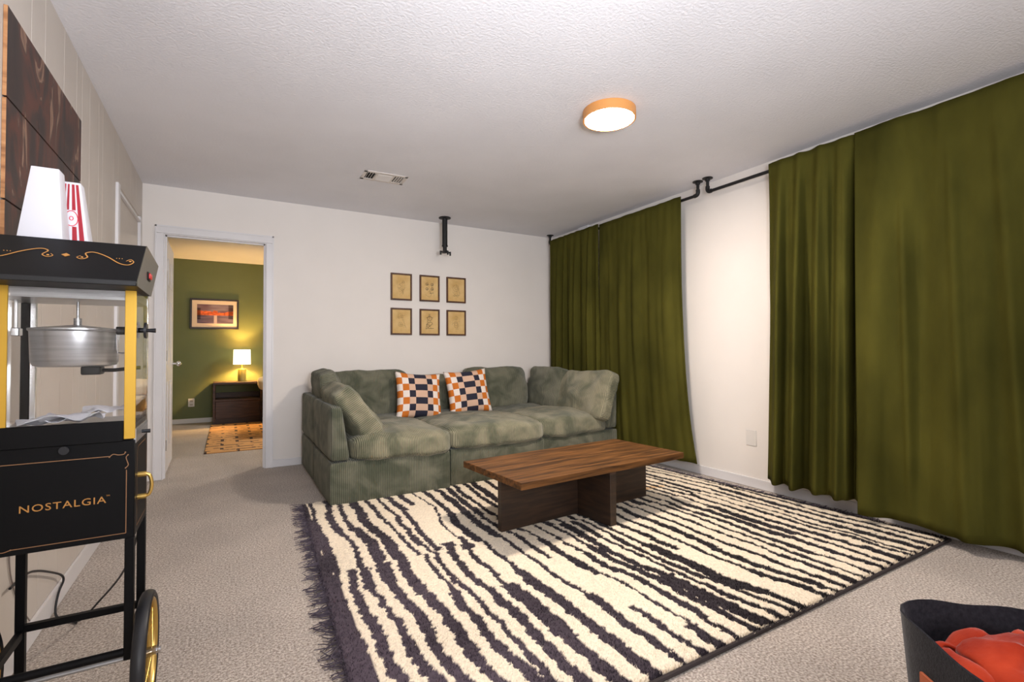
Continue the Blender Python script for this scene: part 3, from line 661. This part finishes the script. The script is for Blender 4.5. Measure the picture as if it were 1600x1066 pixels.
# scrollwork on the sloping front of the canopy
d1 = Vector((0, 1.778-1.613, 1.360-1.237)); L1 = d1.length; d1.normalize(); nrm = Vector((0, -d1.z, d1.y))
def onc(x, s): return Vector((x, 1.613, 1.237))+d1*(s*L1)+nrm*.0012
cxm = -.372
for sg in (1, -1):
    bm = nb(); P = [(.030, .50), (.024, .44), (.034, .40), (.045, .46), (.038, .58), (.055, .63), (.085, .52), (.115, .34), (.135, .31), (.145, .40), (.137, .48), (.128, .42)]
    tube(bm, [onc(cxm+sg*a, .12+(b)*.9) for a, b in P], lambda t: .0009+.0009*math.sin(PI*t), seg=6, n=6, flat=nrm)
    for a, b in ((.034, .45), (.137, .42)): bmesh.ops.create_icosphere(bm, subdivisions=1, radius=.0035, matrix=Matrix.Translation(onc(cxm+sg*a, .12+b*.9)) @ Matrix.Diagonal((1, .4, .6, 1)))
    for q in range(3): bmesh.ops.create_icosphere(bm, subdivisions=1, radius=.0013, matrix=Matrix.Translation(onc(cxm+sg*(.106+q*.006), .56)))
    obj('scrollwork', bm, M_goldink, cart)
bm = nb(); cyl(bm, onc(cxm, .56)-nrm*.001, onc(cxm, .56)+nrm*.0006, .0085, seg=4); obj('diamond_emblem', bm, M_goldink, cart, smooth=False)
# glass case
for (a, b, nm) in ((KX1-.026, KX1, 'r'), (-.518, -.492, 'l')):
    obj('corner_post', B(a, b, KY0-.003, KY0+.003, .804, 1.236, bev=.001), M_goldp, cart)
for a, wd_, mm in ((KX0, .022, M_black), (KX0+.0225, .013, M_chrome), (KX1-.014, .014, M_chrome)): obj('rear_post', B(a, a+wd_, KY1-.014, KY1, .80, 1.235, bev=.001), mm, cart)
obj('glass_pane', B(KX0+.008, KX1-.024, KY0-.001, KY0+.002, .845, 1.232), M_glass, cart, smooth=False)
obj('glass_pane', B(KX1-.003, KX1-.0005, KY0+.006, KY1-.014, .815, 1.232), M_glass, cart, smooth=False)
obj('glass_pane', B(KX0+.0005, KX0+.003, KY0+.006, KY1-.014, .815, 1.232), M_glass, cart, smooth=False)
obj('side_frame', B(KX1-.004, KX1+.001, KY0+.004, KY1, .79, .83), M_steel, cart)
obj('case_ceiling', B(KX0+.004, KX1-.004, KY0+.004, KY1-.002, 1.196, 1.222), M_steel, cart)
obj('tray', B(KX0, KX1-.001, KY0+.003, KY1, .82, .846, bev=.001), M_steel, cart)
bm = nb(); box(bm, KX0-.01, KX1-.026, KY0-.006, KY0+.004, .798, .856, bev=.002); obj('drop_door', bm, M_black, cart)
bm = nb(); prism(bm, [(-.268, .86), (-.235, .86), (-.235, .90)], 'y', KY1-.04, KY1-.036); obj('rear_door_corner', bm, M_black, cart, smooth=False)
for y0, z0, rz in ():
    pass
# kettle
kx, ky, kz = -.382, 1.87, 1.008
kt = obj('kettle', lathe(nb(), [(0, 0), (.080, 0), (.092, .004), (.097, .014), (.100, .100), (.104, .104), (.104, .109), (.098, .110), (.0, .122)], (kx, ky, kz), 40), M_steel, cart)
bm = nb(); cyl(bm, (kx+.003, ky, 1.118), (kx+.003, ky, 1.235), .0035, seg=10); cyl(bm, (kx+.003, ky, 1.118), (kx+.003, ky, 1.148), .0095, seg=14); obj('stirring_rod', bm, M_steel, kt)
bm = nb(); box(bm, kx+.018, kx+.062, ky-.04, ky+.02, .984, 1.008, bev=.003); tube(bm, [(kx+.06, ky-.01, .996), (kx+.09, ky-.01, .996), (kx+.12, ky-.01, .999), (kx+.15, ky-.01, 1.002)], .0055, seg=8); obj('heater', bm, M_blackm, kt)
bm = nb(); tube(bm, [(kx+.098, ky-.03, 1.10), (kx+.098, ky-.03, 1.055), (kx+.105, ky-.03, 1.046), (kx+.13, ky-.03, 1.047)], .003, seg=6); obj('tilt_handle', bm, M_chrome, kt)
bm = nb(); cyl(bm, (kx+.095, ky-.02, 1.113), (kx+.125, ky-.02, 1.113), .012, seg=16); cyl(bm, (kx+.12, ky-.02, 1.115), (KX1+.012, ky-.02, 1.115), .0075, seg=14)
cyl(bm, (KX1+.006, ky-.02, 1.115), (KX1+.012, ky-.02, 1.115), .024, seg=24); cyl(bm, (KX1+.012, ky-.02, 1.115), (KX1+.034, ky-.02, 1.115), .005, .007, seg=14); obj('crank_handle', bm, M_rubber, cart)
bm = nb(); box(bm, KX0+.018, KX0+.026, ky-.012, ky+.012, 1.10, 1.225, bev=.001); box(bm, KX0+.012, KX0+.03, ky-.014, ky+.014, 1.095, 1.118, bev=.002); obj('hanger_bracket', bm, M_chrome, cart)
bm = nb(); tube(bm, [(KX1-.045, ky, 1.225), (KX1-.033, ky, 1.20), (KX1-.026, ky, 1.165), (KX1-.022, ky, 1.13)], .006, seg=8); obj('power_lead', bm, M_rubber, cart)
# cabinet below
bm = nb(); box(bm, KX0, KX1, KY0, KY1, .525, .80, bev=.002); obj('cabinet', bm, M_black, cart)
bm = nb(); cyl(bm, (cxm-.004, KY0-.016, .787), (cxm-.004, KY0-.001, .787), .011, .009, seg=16); obj('door_knob', bm, M_rubber, cart)
bm = nb(); yf = KY0-.0012; fl_ = Vector((0, 1, 0)); gx0, gx1, gz0, gz1 = KX0+.0, KX1-.019, .541, .765
def gl(bm, pts, sm=True, r=.0011): tube(bm, [(a, yf, b) for a, b in pts], r, seg=5, n=5, sm=sm, flat=fl_)
gl(bm, [(gx0+.0, gz1-.006), (gx1-.038, gz1-.006)], False); gl(bm, [(gx0+.05, gz0), (gx1, gz0)], False); gl(bm, [(gx1, gz0), (gx1, gz1-.048)], False)
gl(bm, [(gx1-.038, gz1-.008), (gx1-.030, gz1-.001), (gx1-.018, gz1-.004), (gx1-.006, gz1-.003), (gx1-.003, gz1+.002)]); gl(bm, [(gx1-.002, gz1-.042), (gx1+.004, gz1-.034), (gx1+.001, gz1-.022), (gx1-.001, gz1-.012), (gx1+.003, gz1-.006)])
gl(bm, [(gx0+.05, gz0), (gx0+.035, gz0-.004), (gx0+.02, gz0), (gx0+.006, gz0+.002)]); gl(bm, [(gx0, gz0+.05), (gx0, gz1-.006)], False)
for a, b in ((gx1-.038, gz1-.008), (gx1-.003, gz1+.002), (gx1+.003, gz1-.006), (gx1-.002, gz1-.042), (gx0+.05, gz0)): bmesh.ops.create_icosphere(bm, subdivisions=1, radius=.0022, matrix=Matrix.Translation((a, yf, b)) @ Matrix.Diagonal((1, .3, 1, 1)))
obj('gold_border', bm, M_goldline, cart)
xf = KX1+.0012
bm = nb(); tube(bm, [(xf, KY0+.03, .55), (xf, KY1-.03, .55), (xf, KY1-.03, .76), (xf, KY1-.05, .775), (xf, KY0+.05, .775), (xf, KY0+.03, .76), (xf, KY0+.03, .55)], .001, seg=5, sm=False, flat=Vector((1, 0, 0))); obj('side_border', bm, M_goldline, cart)
bm = nb(); hy = 1.80; cyl(bm, (KX1, hy, .69), (KX1+.02, hy, .69), .008, seg=14); cyl(bm, (KX1, hy, .625), (KX1+.02, hy, .625), .008, seg=14)
tube(bm, [(KX1+.015, hy, .692), (KX1+.028, hy, .684), (KX1+.033, hy, .658), (KX1+.028, hy, .632), (KX1+.015, hy, .624)], .005, seg=10); obj('handle', bm, M_brass, cart)
bm = nb(); cyl(bm, (KX1, 1.86, .808), (KX1+.022, 1.86, .808), .005, .006, seg=12); obj('latch_knob', bm, M_rubber, cart)
def text(body, size, loc, rot, m, parent, name, ext=.0006, sp=1.0, sx_=1.0, target_w=None):
    cu_ = bpy.data.curves.new(name, 'FONT'); cu_.body = body; cu_.size = size; cu_.extrude = ext; cu_.space_character = sp; cu_.align_x = 'CENTER'; cu_.align_y = 'CENTER'; cu_.resolution_u = 3
    to = bpy.data.objects.new('tmp', cu_); C.objects.link(to); bpy.context.view_layer.update()
    me = bpy.data.meshes.new_from_object(to.evaluated_get(bpy.context.evaluated_depsgraph_get())); bpy.data.objects.remove(to)
    bm = nb(); bm.from_mesh(me); bpy.data.meshes.remove(me)
    if target_w:
        xs_ = [v.co.x for v in bm.verts]; w_ = max(xs_)-min(xs_); bm.transform(Matrix.Diagonal((target_w/w_, 1, 1, 1)))
    bm.transform(Matrix.Translation(loc) @ Euler(rot).to_matrix().to_4x4())
    return obj(name, bm, m, parent, smooth=False)
text('NOSTALGIA', .0265, (-.378, KY0-.0008, .640), (R(90), 0, 0), M_goldink, cart, 'lettering', sp=1.12, target_w=.176)
text('TM', .006, (-.285, KY0-.0008, .651), (R(90), 0, 0), M_goldink, cart, 'trademark_sign', ext=.0003)
# stand
lw = .022
for (a, b, zb) in ((KX1-lw, KY0, .185), (KX0, KY0, .185), (KX1-lw, KY1-lw, 0), (KX0, KY1-lw, 0)):
    obj('leg', B(a, a+lw, b, b+lw, zb, .526, bev=.002), M_black, cart)
obj('rail', B(KX0+.02, KX1-lw+.001, KY1-lw, KY1-.002, .232, .252, bev=.002), M_black, cart)
bm = nb(); cyl(bm, (KX0+.01, KY0+.011, .205), (KX1-lw+.001, KY0+.011, .205), .011, seg=14); obj('rail', bm, M_black, cart)
for a in (KX0, KX1-lw): obj('rail', B(a+.003, a+lw-.003, KY0+.02, KY1-lw+.002, .215, .24, bev=.002), M_black, cart)
obj('axle', cyl(nb(), (-.575, 1.79, .17), (-.172, 1.79, .17), .006, seg=12), M_steel, cart)
def wheel(xc):
    def ring(R1, r, m, nm, par, sx=1.0):
        bm = nb(); seg, rs_ = 48, 10; g = []
        for i in range(seg):
            a = 2*PI*i/seg; g.append([bm.verts.new((xc+math.cos(2*PI*k/rs_)*r*sx, 1.79+(R1+math.sin(2*PI*k/rs_)*r)*math.cos(a), .171+(R1+math.sin(2*PI*k/rs_)*r)*math.sin(a))) for k in range(rs_)])
        for i in range(seg):
            for k in range(rs_): bm.faces.new((g[i][k], g[i][(k+1) % rs_], g[(i+1) % seg][(k+1) % rs_], g[(i+1) % seg][k]))
        return obj(nm, bm, m, par)
    t = ring(.158, .0125, M_rubber, 'wheel', cart, 1.35)
    ring(.145, .0055, M_brass, 'rim', t, 2.6)
    bm = nb(); cyl(bm, (xc-.022, 1.79, .171), (xc+.026, 1.79, .171), .014, seg=16); cyl(bm, (xc+.018, 1.79, .171), (xc+.036, 1.79, .171), .009, seg=12); obj('hub', bm, M_chrome, t)
    for k in range(12):
        a = 2*PI*k/12+.1; sx_ = .010 if k % 2 else -.010
        bm = nb(); cyl(bm, (xc+sx_*1.4, 1.79+.012*math.cos(a), .171+.012*math.sin(a)), (xc+sx_*.2, 1.79+.143*math.cos(a), .171+.143*math.sin(a)), .0017, seg=6); obj('spoke', bm, M_brass, t)
wheel(-.202); wheel(-.562)
# cord
tobj('power_cord', tube(nb(), [(-.594, 2.16, .30), (-.594, 2.30, .29), (-.594, 2.42, .256), (-.594, 2.58, .19), (-.594, 2.72, .125), (-.593, 2.75, .09), (-.592, 2.68, .07), (-.59, 2.63, .03), (-.58, 2.60, .007), (-.55, 2.56, .006), (-.50, 2.50, .006)], .0042, seg=8, n=8), M_rubber, 'black power cord looping between popcorn cart and baseboard', 'cord')
obj('lead', tube(nb(), [(-.235, 1.995, .56), (-.27, 2.12, .40), (-.33, 2.28, .24), (-.42, 2.42, .10), (-.49, 2.5, .012), (-.55, 2.58, .008)], .0036, seg=8, n=8), M_rubber, cart)
# papers in the case
for i, (x0, y0, w_, d_, rz, z0) in enumerate(((-.43, 1.83, .13, .09, .3, .849), (-.37, 1.80, .13, .07, -.12, .853), (-.315, 1.87, .10, .09, .1, .858))):
    bm = nb(); bmesh.ops.create_grid(bm, x_segments=10, y_segments=8, size=.5)
    for v in bm.verts: v.co = Vector((v.co.x*w_, v.co.y*d_, .008+.018*mnoise.noise(Vector((v.co.x*3+i*5, v.co.y*3, i)))+(.006*i)))
    bm.transform(Matrix.Rotation(rz, 4, 'Z'))
    e = bmesh.ops.extrude_face_region(bm, geom=bm.faces[:]); bmesh.ops.translate(bm, verts=[v for v in e['geom'] if isinstance(v, bmesh.types.BMVert)], vec=(0, 0, .0022))
    bm.transform(Matrix.Translation((x0, y0, z0+.002)))
    tobj('paper_bag', bm, M_paper, ['leftmost crumpled white paper bag in the popcorn case', 'middle crumpled white paper bag in the popcorn case', 'rightmost crumpled white paper bag in the popcorn case'][i], 'paper bag', 'white paper bags inside the popcorn case')
# popcorn boxes standing upside down on canopy
def popbox(x0b, x1b, x0t, x1t, yc, db, dt, zb, zt):
    bm = nb()
    def ringq(x0, x1, d, z): return [bm.verts.new((x0, yc-d, z)), bm.verts.new((x1, yc-d, z)), bm.verts.new((x1, yc+d, z)), bm.verts.new((x0, yc+d, z))]
    a = ringq(x0b, x1b, db, zb); b = ringq(x0t, x1t, dt, zt); bm.faces.new(a); bm.faces.new(b)
    for k in range(4): bm.faces.new((a[k], a[(k+1) % 4], b[(k+1) % 4], b[k]))
    es = [e for e in bm.edges]; bmesh.ops.bevel(bm, geom=es, offset=.0015, segments=2, profile=.5, affect='EDGES'); return bm
ZT = 1.3585
tobj('popcorn_box', popbox(-.492, -.398, -.468, -.410, 1.83, .038, .026, ZT, 1.560), M_paper, 'plain white popcorn box upside down on the cart, left one', 'popcorn box')
pb = thing('popcorn_box', (-.385, 1.90, ZT-.004), 'red striped popcorn box upside down on the cart, half hidden', 'popcorn box')
obj('carton', popbox(-.432, -.355, -.418, -.379, 1.90, .034, .022, ZT-.006, 1.548), M_paper, pb)
def fr(t, s):   # point on the front face: t 0..1 up, s 0..1 across
    return Vector(((-.432+.014*t)*(1-s)+(-.355-.024*t)*s, 1.90-(.034-.012*t)-.0005, ZT+.001+(1.548-ZT-.002)*t))
for s0 in (.16, .34, .58, .80):
    for t0, t1 in ((.02, .30), (.56, .97)) if s0 in (.34, .58) else ((.02, .97),):
        bm = nb(); wdt = .05 if s0 in (.34, .16) else .075; q = [fr(t0, s0-wdt), fr(t0, s0+wdt), fr(t1, s0+wdt), fr(t1, s0-wdt)]; vsq = [bm.verts.new(p) for p in q]; bm.faces.new(vsq); bmesh.ops.solidify(bm, geom=bm.faces[:], thickness=.0004); obj('red_stripe', bm, M_redink, pb, smooth=False)
bm = nb(); tube(bm, [fr(.43+.12*math.sin(a), .48+.24*math.cos(a)) for a in [i*PI/6 for i in range(13)]], .0012, seg=5, n=2, flat=Vector((0, 1, 0))); tube(bm, [fr(.43+.03*math.sin(a), .48+.07*math.cos(a)) for a in [i*PI/4 for i in range(9)]], .0011, seg=5, n=2, flat=Vector((0, 1, 0))); obj('round_emblem', bm, M_redink, pb)

# ------------------------------------------------------------------ felt basket with rust blanket
bk = thing('storage_basket', (1.592, .38, 0), 'dark charcoal felt basket on carpet at bottom right', 'basket', rot=R(-36))
def basket():
    bm = nb(); hw, hd, seg = .20, .20, 48
    def rr(k, s, z, wob=0):
        a = 2*PI*k/seg; c, s_ = math.cos(a), math.sin(a); p = 5; q = (abs(c)**p+abs(s_)**p)**(-1/p)
        return Vector((c*q*hw*s, s_*q*hd*s, z+wob*(.013*math.cos(a-1.9)+.004*math.sin(3*a+1)+.003*math.sin(7*a))))
    lv = [(.86, .0), (.90, .02), (.95, .2), (1.0, .345, 1), (1.005, .352, 1), (.985, .354, 1), (.97, .345, 1), (.92, .2), (.86, .03)]
    rings = [[bm.verts.new(rr(k, l[0]*(1+(.012*math.sin(5*k*2*PI/seg) if len(l) > 2 else 0)), l[1], l[2] if len(l) > 2 else 0)) for k in range(seg)] for l in lv]
    for a, b in zip(rings, rings[1:]):
        for k in range(seg): bm.faces.new((a[k], a[(k+1) % seg], b[(k+1) % seg], b[k]))
    bm.faces.new(rings[0]); bm.faces.new(rings[-1][::-1]); return bm
local('body', basket(), M_felt, bk)
bm = nb(); box(bm, -.206, -.198, -.06, .06, .215, .262, bev=.003, seg=2); local('leather_tab', bm, M_leather, bk)
def blanket():
    bm = nb(); n = 110; g = []
    def ridge(p): return (1-abs(mnoise.noise(p))*2.1)
    for j in range(n+1):
        row = []
        for i in range(n+1):
            x, y = 2*i/n-1, 2*j/n-1; r = max(abs(x), abs(y))
            wx, wy = x+.35*mnoise.noise(Vector((x*1.6, y*1.6, 5))), y+.35*mnoise.noise(Vector((x*1.6, y*1.6, 8)))
            f = ridge(Vector((wx*1.7+3, wy*.9, 2)))*.05+ridge(Vector((wx*1.1, wy*2.4+1, 6)))*.028+ridge(Vector((wx*4, wy*3, 9)))*.008
            z = .165+.075*(1-r**3)-.03*y+f
            z -= .06*max(0, r-.8)/.2
            row.append(bm.verts.new(Vector((x*.168+.02*mnoise.noise(Vector((y*3, x, 7))), y*.168+.02*mnoise.noise(Vector((x*3, y, 9))), z))))
        g.append(row)
    for j in range(n):
        for i in range(n): bm.faces.new((g[j][i], g[j][i+1], g[j+1][i+1], g[j+1][i]))
    return bm
bl = thing('throw_blanket', (1.592, .38, .2), 'rust orange fleece blanket bunched up in dark basket', 'blanket', rot=R(-36))
b0_ = local('fleece', blanket(), M_blank, bl, TR((0, 0, -.2)), 'full'); s_ = b0_.modifiers.new('s', 'SOLIDIFY'); s_.thickness = .012; s_.offset = -1
def fold(pts, r, up=(0, .45, 1), wob=3):
    P = [Vector(p) for p in pts]; up = Vector(up).normalized(); P = smoothpath(P, 8); bm = nb(); rings = []
    for i, p in enumerate(P):
        t = i/(len(P)-1); d = (P[min(i+1, len(P)-1)]-P[max(i-1, 0)]).normalized(); s = d.cross(up).normalized(); q = s.cross(d).normalized()
        rr = r*(.5+.5*math.sin(PI*t))*(1+.25*math.sin(t*13+wob)); ring = []
        for k in range(16):
            a = 2*PI*k/16; v = p+s*math.cos(a)*rr*1.25+q*math.sin(a)*rr*.42
            v += Vector((1, 1, 1))*mnoise.noise(v*22)*.012
            ring.append(bm.verts.new(v))
        rings.append(ring)
    for a, b in zip(rings, rings[1:]):
        for k in range(16): bm.faces.new((a[k], a[(k+1) % 16], b[(k+1) % 16], b[k]))
    bm.faces.new(rings[0][::-1]); bm.faces.new(rings[-1]); return bm
local('hem', fold([(-.165, .07, .085), (-.14, .10, .105), (-.09, .10, .095), (-.04, .12, .125), (.02, .115, .10), (.08, .12, .12), (.15, .11, .11)], .032), M_blank, bl, None, 'full')
local('hem', fold([(-.165, .07, .10), (-.165, .01, .11), (-.15, -.07, .095), (-.13, -.13, .08)], .026, (-.4, 0, 1), 1), M_blank, bl, None, 'full')
local('hem', fold([(-.10, -.12, .10), (-.09, -.03, .125), (-.05, .045, .135), (.03, .06, .145), (.12, .03, .135)], .046, (-.2, .4, 1), 2), M_blank, bl, None, 'full')

# ------------------------------------------------------------------ bedroom contents
nsx0, nsx1, nsy0, nsy1 = -.185, .455, 8.29, 8.68
ns = thing('nightstand', ((nsx0+nsx1)/2, 8.48, 0), 'dark wood nightstand with open shelf below the lit lamp', 'nightstand')
obj('top', B(nsx0, nsx1, nsy0, nsy1, .578, .61, bev=.002), M_night, ns, smooth=False)
for a in (nsx0, nsx1-.03): obj('side_panel', B(a, a+.03, nsy0, nsy1, 0, .577, bev=.002), M_night, ns, smooth=False)
obj('shelf', B(nsx0+.031, nsx1-.031, nsy0, nsy1, .335, .36, bev=.001), M_night, ns, smooth=False)
obj('rail', B(nsx0+.031, nsx1-.031, nsy1-.02, nsy1, .361, .44, bev=.001), M_night, ns, smooth=False)
obj('drawer', B(nsx0+.033, nsx1-.033, nsy0+.006, nsy1, .08, .332, bev=.003), M_night, ns, smooth=False)
obj('plinth', B(nsx0+.031, nsx1-.031, nsy0+.02, nsy0+.035, .0, .078), M_night, ns, smooth=False)
lx, ly = .186, 8.46
tl = thing('table_lamp', (lx, ly, .611), 'lit table lamp with white drum shade on the nightstand', 'lamp')
bm = nb(); lathe(bm, [(0, 0), (.052, 0), (.056, .004), (.056, .18), (.05, .19), (.014, .192), (.012, .215), (0, .215)], (lx, ly, .611), 28); obj('lamp_base', bm, M_lampglass, tl)
bm = nb(); cyl(bm, (lx, ly, .825), (lx, ly, .90), .007, seg=10); obj('lamp_stem', bm, M_brass, tl)
bm = nb(); lathe(bm, [(.118, 0), (.112, .222), (.109, .222), (.115, 0)], (lx, ly, .868), 36); r0 = list(bm.verts)
ls = obj('lamp_shade', bm, M_shade, tl)
bm = nb(); bmesh.ops.create_icosphere(bm, subdivisions=2, radius=.028, matrix=Matrix.Translation((lx, ly, .955))); obj('bulb', bm, M_bulb, tl)
# picture
pc = thing('framed_landscape', (-.174, 8.7, 1.404), 'black framed picture of orange cliffs over water on green wall', 'picture')
px0, px1, pz0, pz1 = -.492, .144, 1.404, 1.861; bm = nb(); f = .026
box(bm, px0, px1, 8.675, 8.699, pz0, pz0+f, bev=.002); box(bm, px0, px1, 8.675, 8.699, pz1-f, pz1, bev=.002); box(bm, px0, px0+f, 8.675, 8.699, pz0+f, pz1-f, bev=.002); box(bm, px1-f, px1, 8.675, 8.699, pz0+f, pz1-f, bev=.002)
obj('frame', bm, M_bframe, pc); obj('mount_board', B(px0+f, px1-f, 8.685, 8.698, pz0+f, pz1-f), M_matb, pc)
ix0, ix1, iz0, iz1 = px0+.09, px1-.075, pz0+.085, pz1-.085; gx, gz = np.meshgrid(np.linspace(0, 1, 70), np.linspace(0, 1, 44)); 
colr = np.zeros(gx.shape+(3,)); cl = n2(gx*1.0, gz*3.0, 3, 4)
colr[:] = np.array(srgb(128, 106, 116)[:3]); colr += (cl[..., None])*.16
ridge = .62+.12*np.sin(gx*7+1)*.6+.1*n2(gx, gx*0, 8, 9)+.08*(np.abs(gx-.5) < .06); band = (gz > .42) & (gz < ridge); colr[band] = np.array(srgb(214, 104, 62)[:3])*(1+.8*n2(gx, gz, 12, 22)[band][:, None])
wt = gz <= .42; colr[wt] = (np.array(srgb(112, 96, 112)[:3])*(1+.8*n2(gx*.6, gz*4, 13, 9)[wt][:, None])); refl = wt & (np.abs(gx-.5) < .05); colr[refl] = np.array(srgb(190, 170, 172)[:3])
dkm = ((gx < .1) & (gz > .2) & (gz < .8)) | ((gx > .86) & (gz > .25)); colr[dkm] *= .35
vts = np.stack([ix0+(ix1-ix0)*gx+.174, np.full(gx.shape, 8.684-8.7), iz0+(iz1-iz0)*gz-1.404], -1).reshape(-1, 3); ii = np.arange(gx.size).reshape(gx.shape)
np_mesh('photo_print', vts, np.stack([ii[:-1, :-1], ii[:-1, 1:], ii[1:, 1:], ii[1:, :-1]], -1).reshape(-1, 4), np.clip(colr, 0, 1).reshape(-1, 3), M_pic, pc)
# outlet
ou = thing('wall_outlet', (-.465, 8.7, .25), 'white electrical outlet low on the green bedroom wall', 'outlet')
obj('cover_plate', B(-.505, -.425, 8.693, 8.6995, .245, .365, bev=.002), M_white, ou)
for z in (.275, .325): obj('socket', B(-.485, -.445, 8.690, 8.694, z-.014, z+.014, bev=.002), mat('socket_grey', srgb(190, 180, 170), .4), ou)
br = thing('bedroom_rug', (.55, 7.1, 0), 'tan rug with dark dashes on bedroom carpet by nightstand', 'rug')
bm = nb(); box(bm, -.205, .435, 5.96, 8.25, .001, .012, bev=.003); obj('weave', bm, M_bedrug, br)
bd = thing('bed', (1.3, 7.7, 0), 'bed with cream bedding beside the dark nightstand', 'bed')
obj('bed_base', B(.46, 2.1, 6.7, 8.66, .05, .30, bev=.01), M_bedf, bd); obj('mattress', B(.46, 2.1, 6.7, 8.66, .301, .50, bev=.03, seg=3), M_cream, bd)
for q in ((.50, 6.75), (2.03, 6.75), (.50, 8.58), (2.03, 8.58)): obj('leg', B(q[0], q[0]+.04, q[1], q[1]+.04, 0, .05), M_bedf, bd)
tag(obj('pillow_tmp', pillow(.62, .42, .2, seed=3), M_cream, None, TR((.69, 8.02, .60), R(6), 0, 0), 'full'), 'cream pillow at the head of the bedroom bed', 'pillow').name = 'bed_pillow'
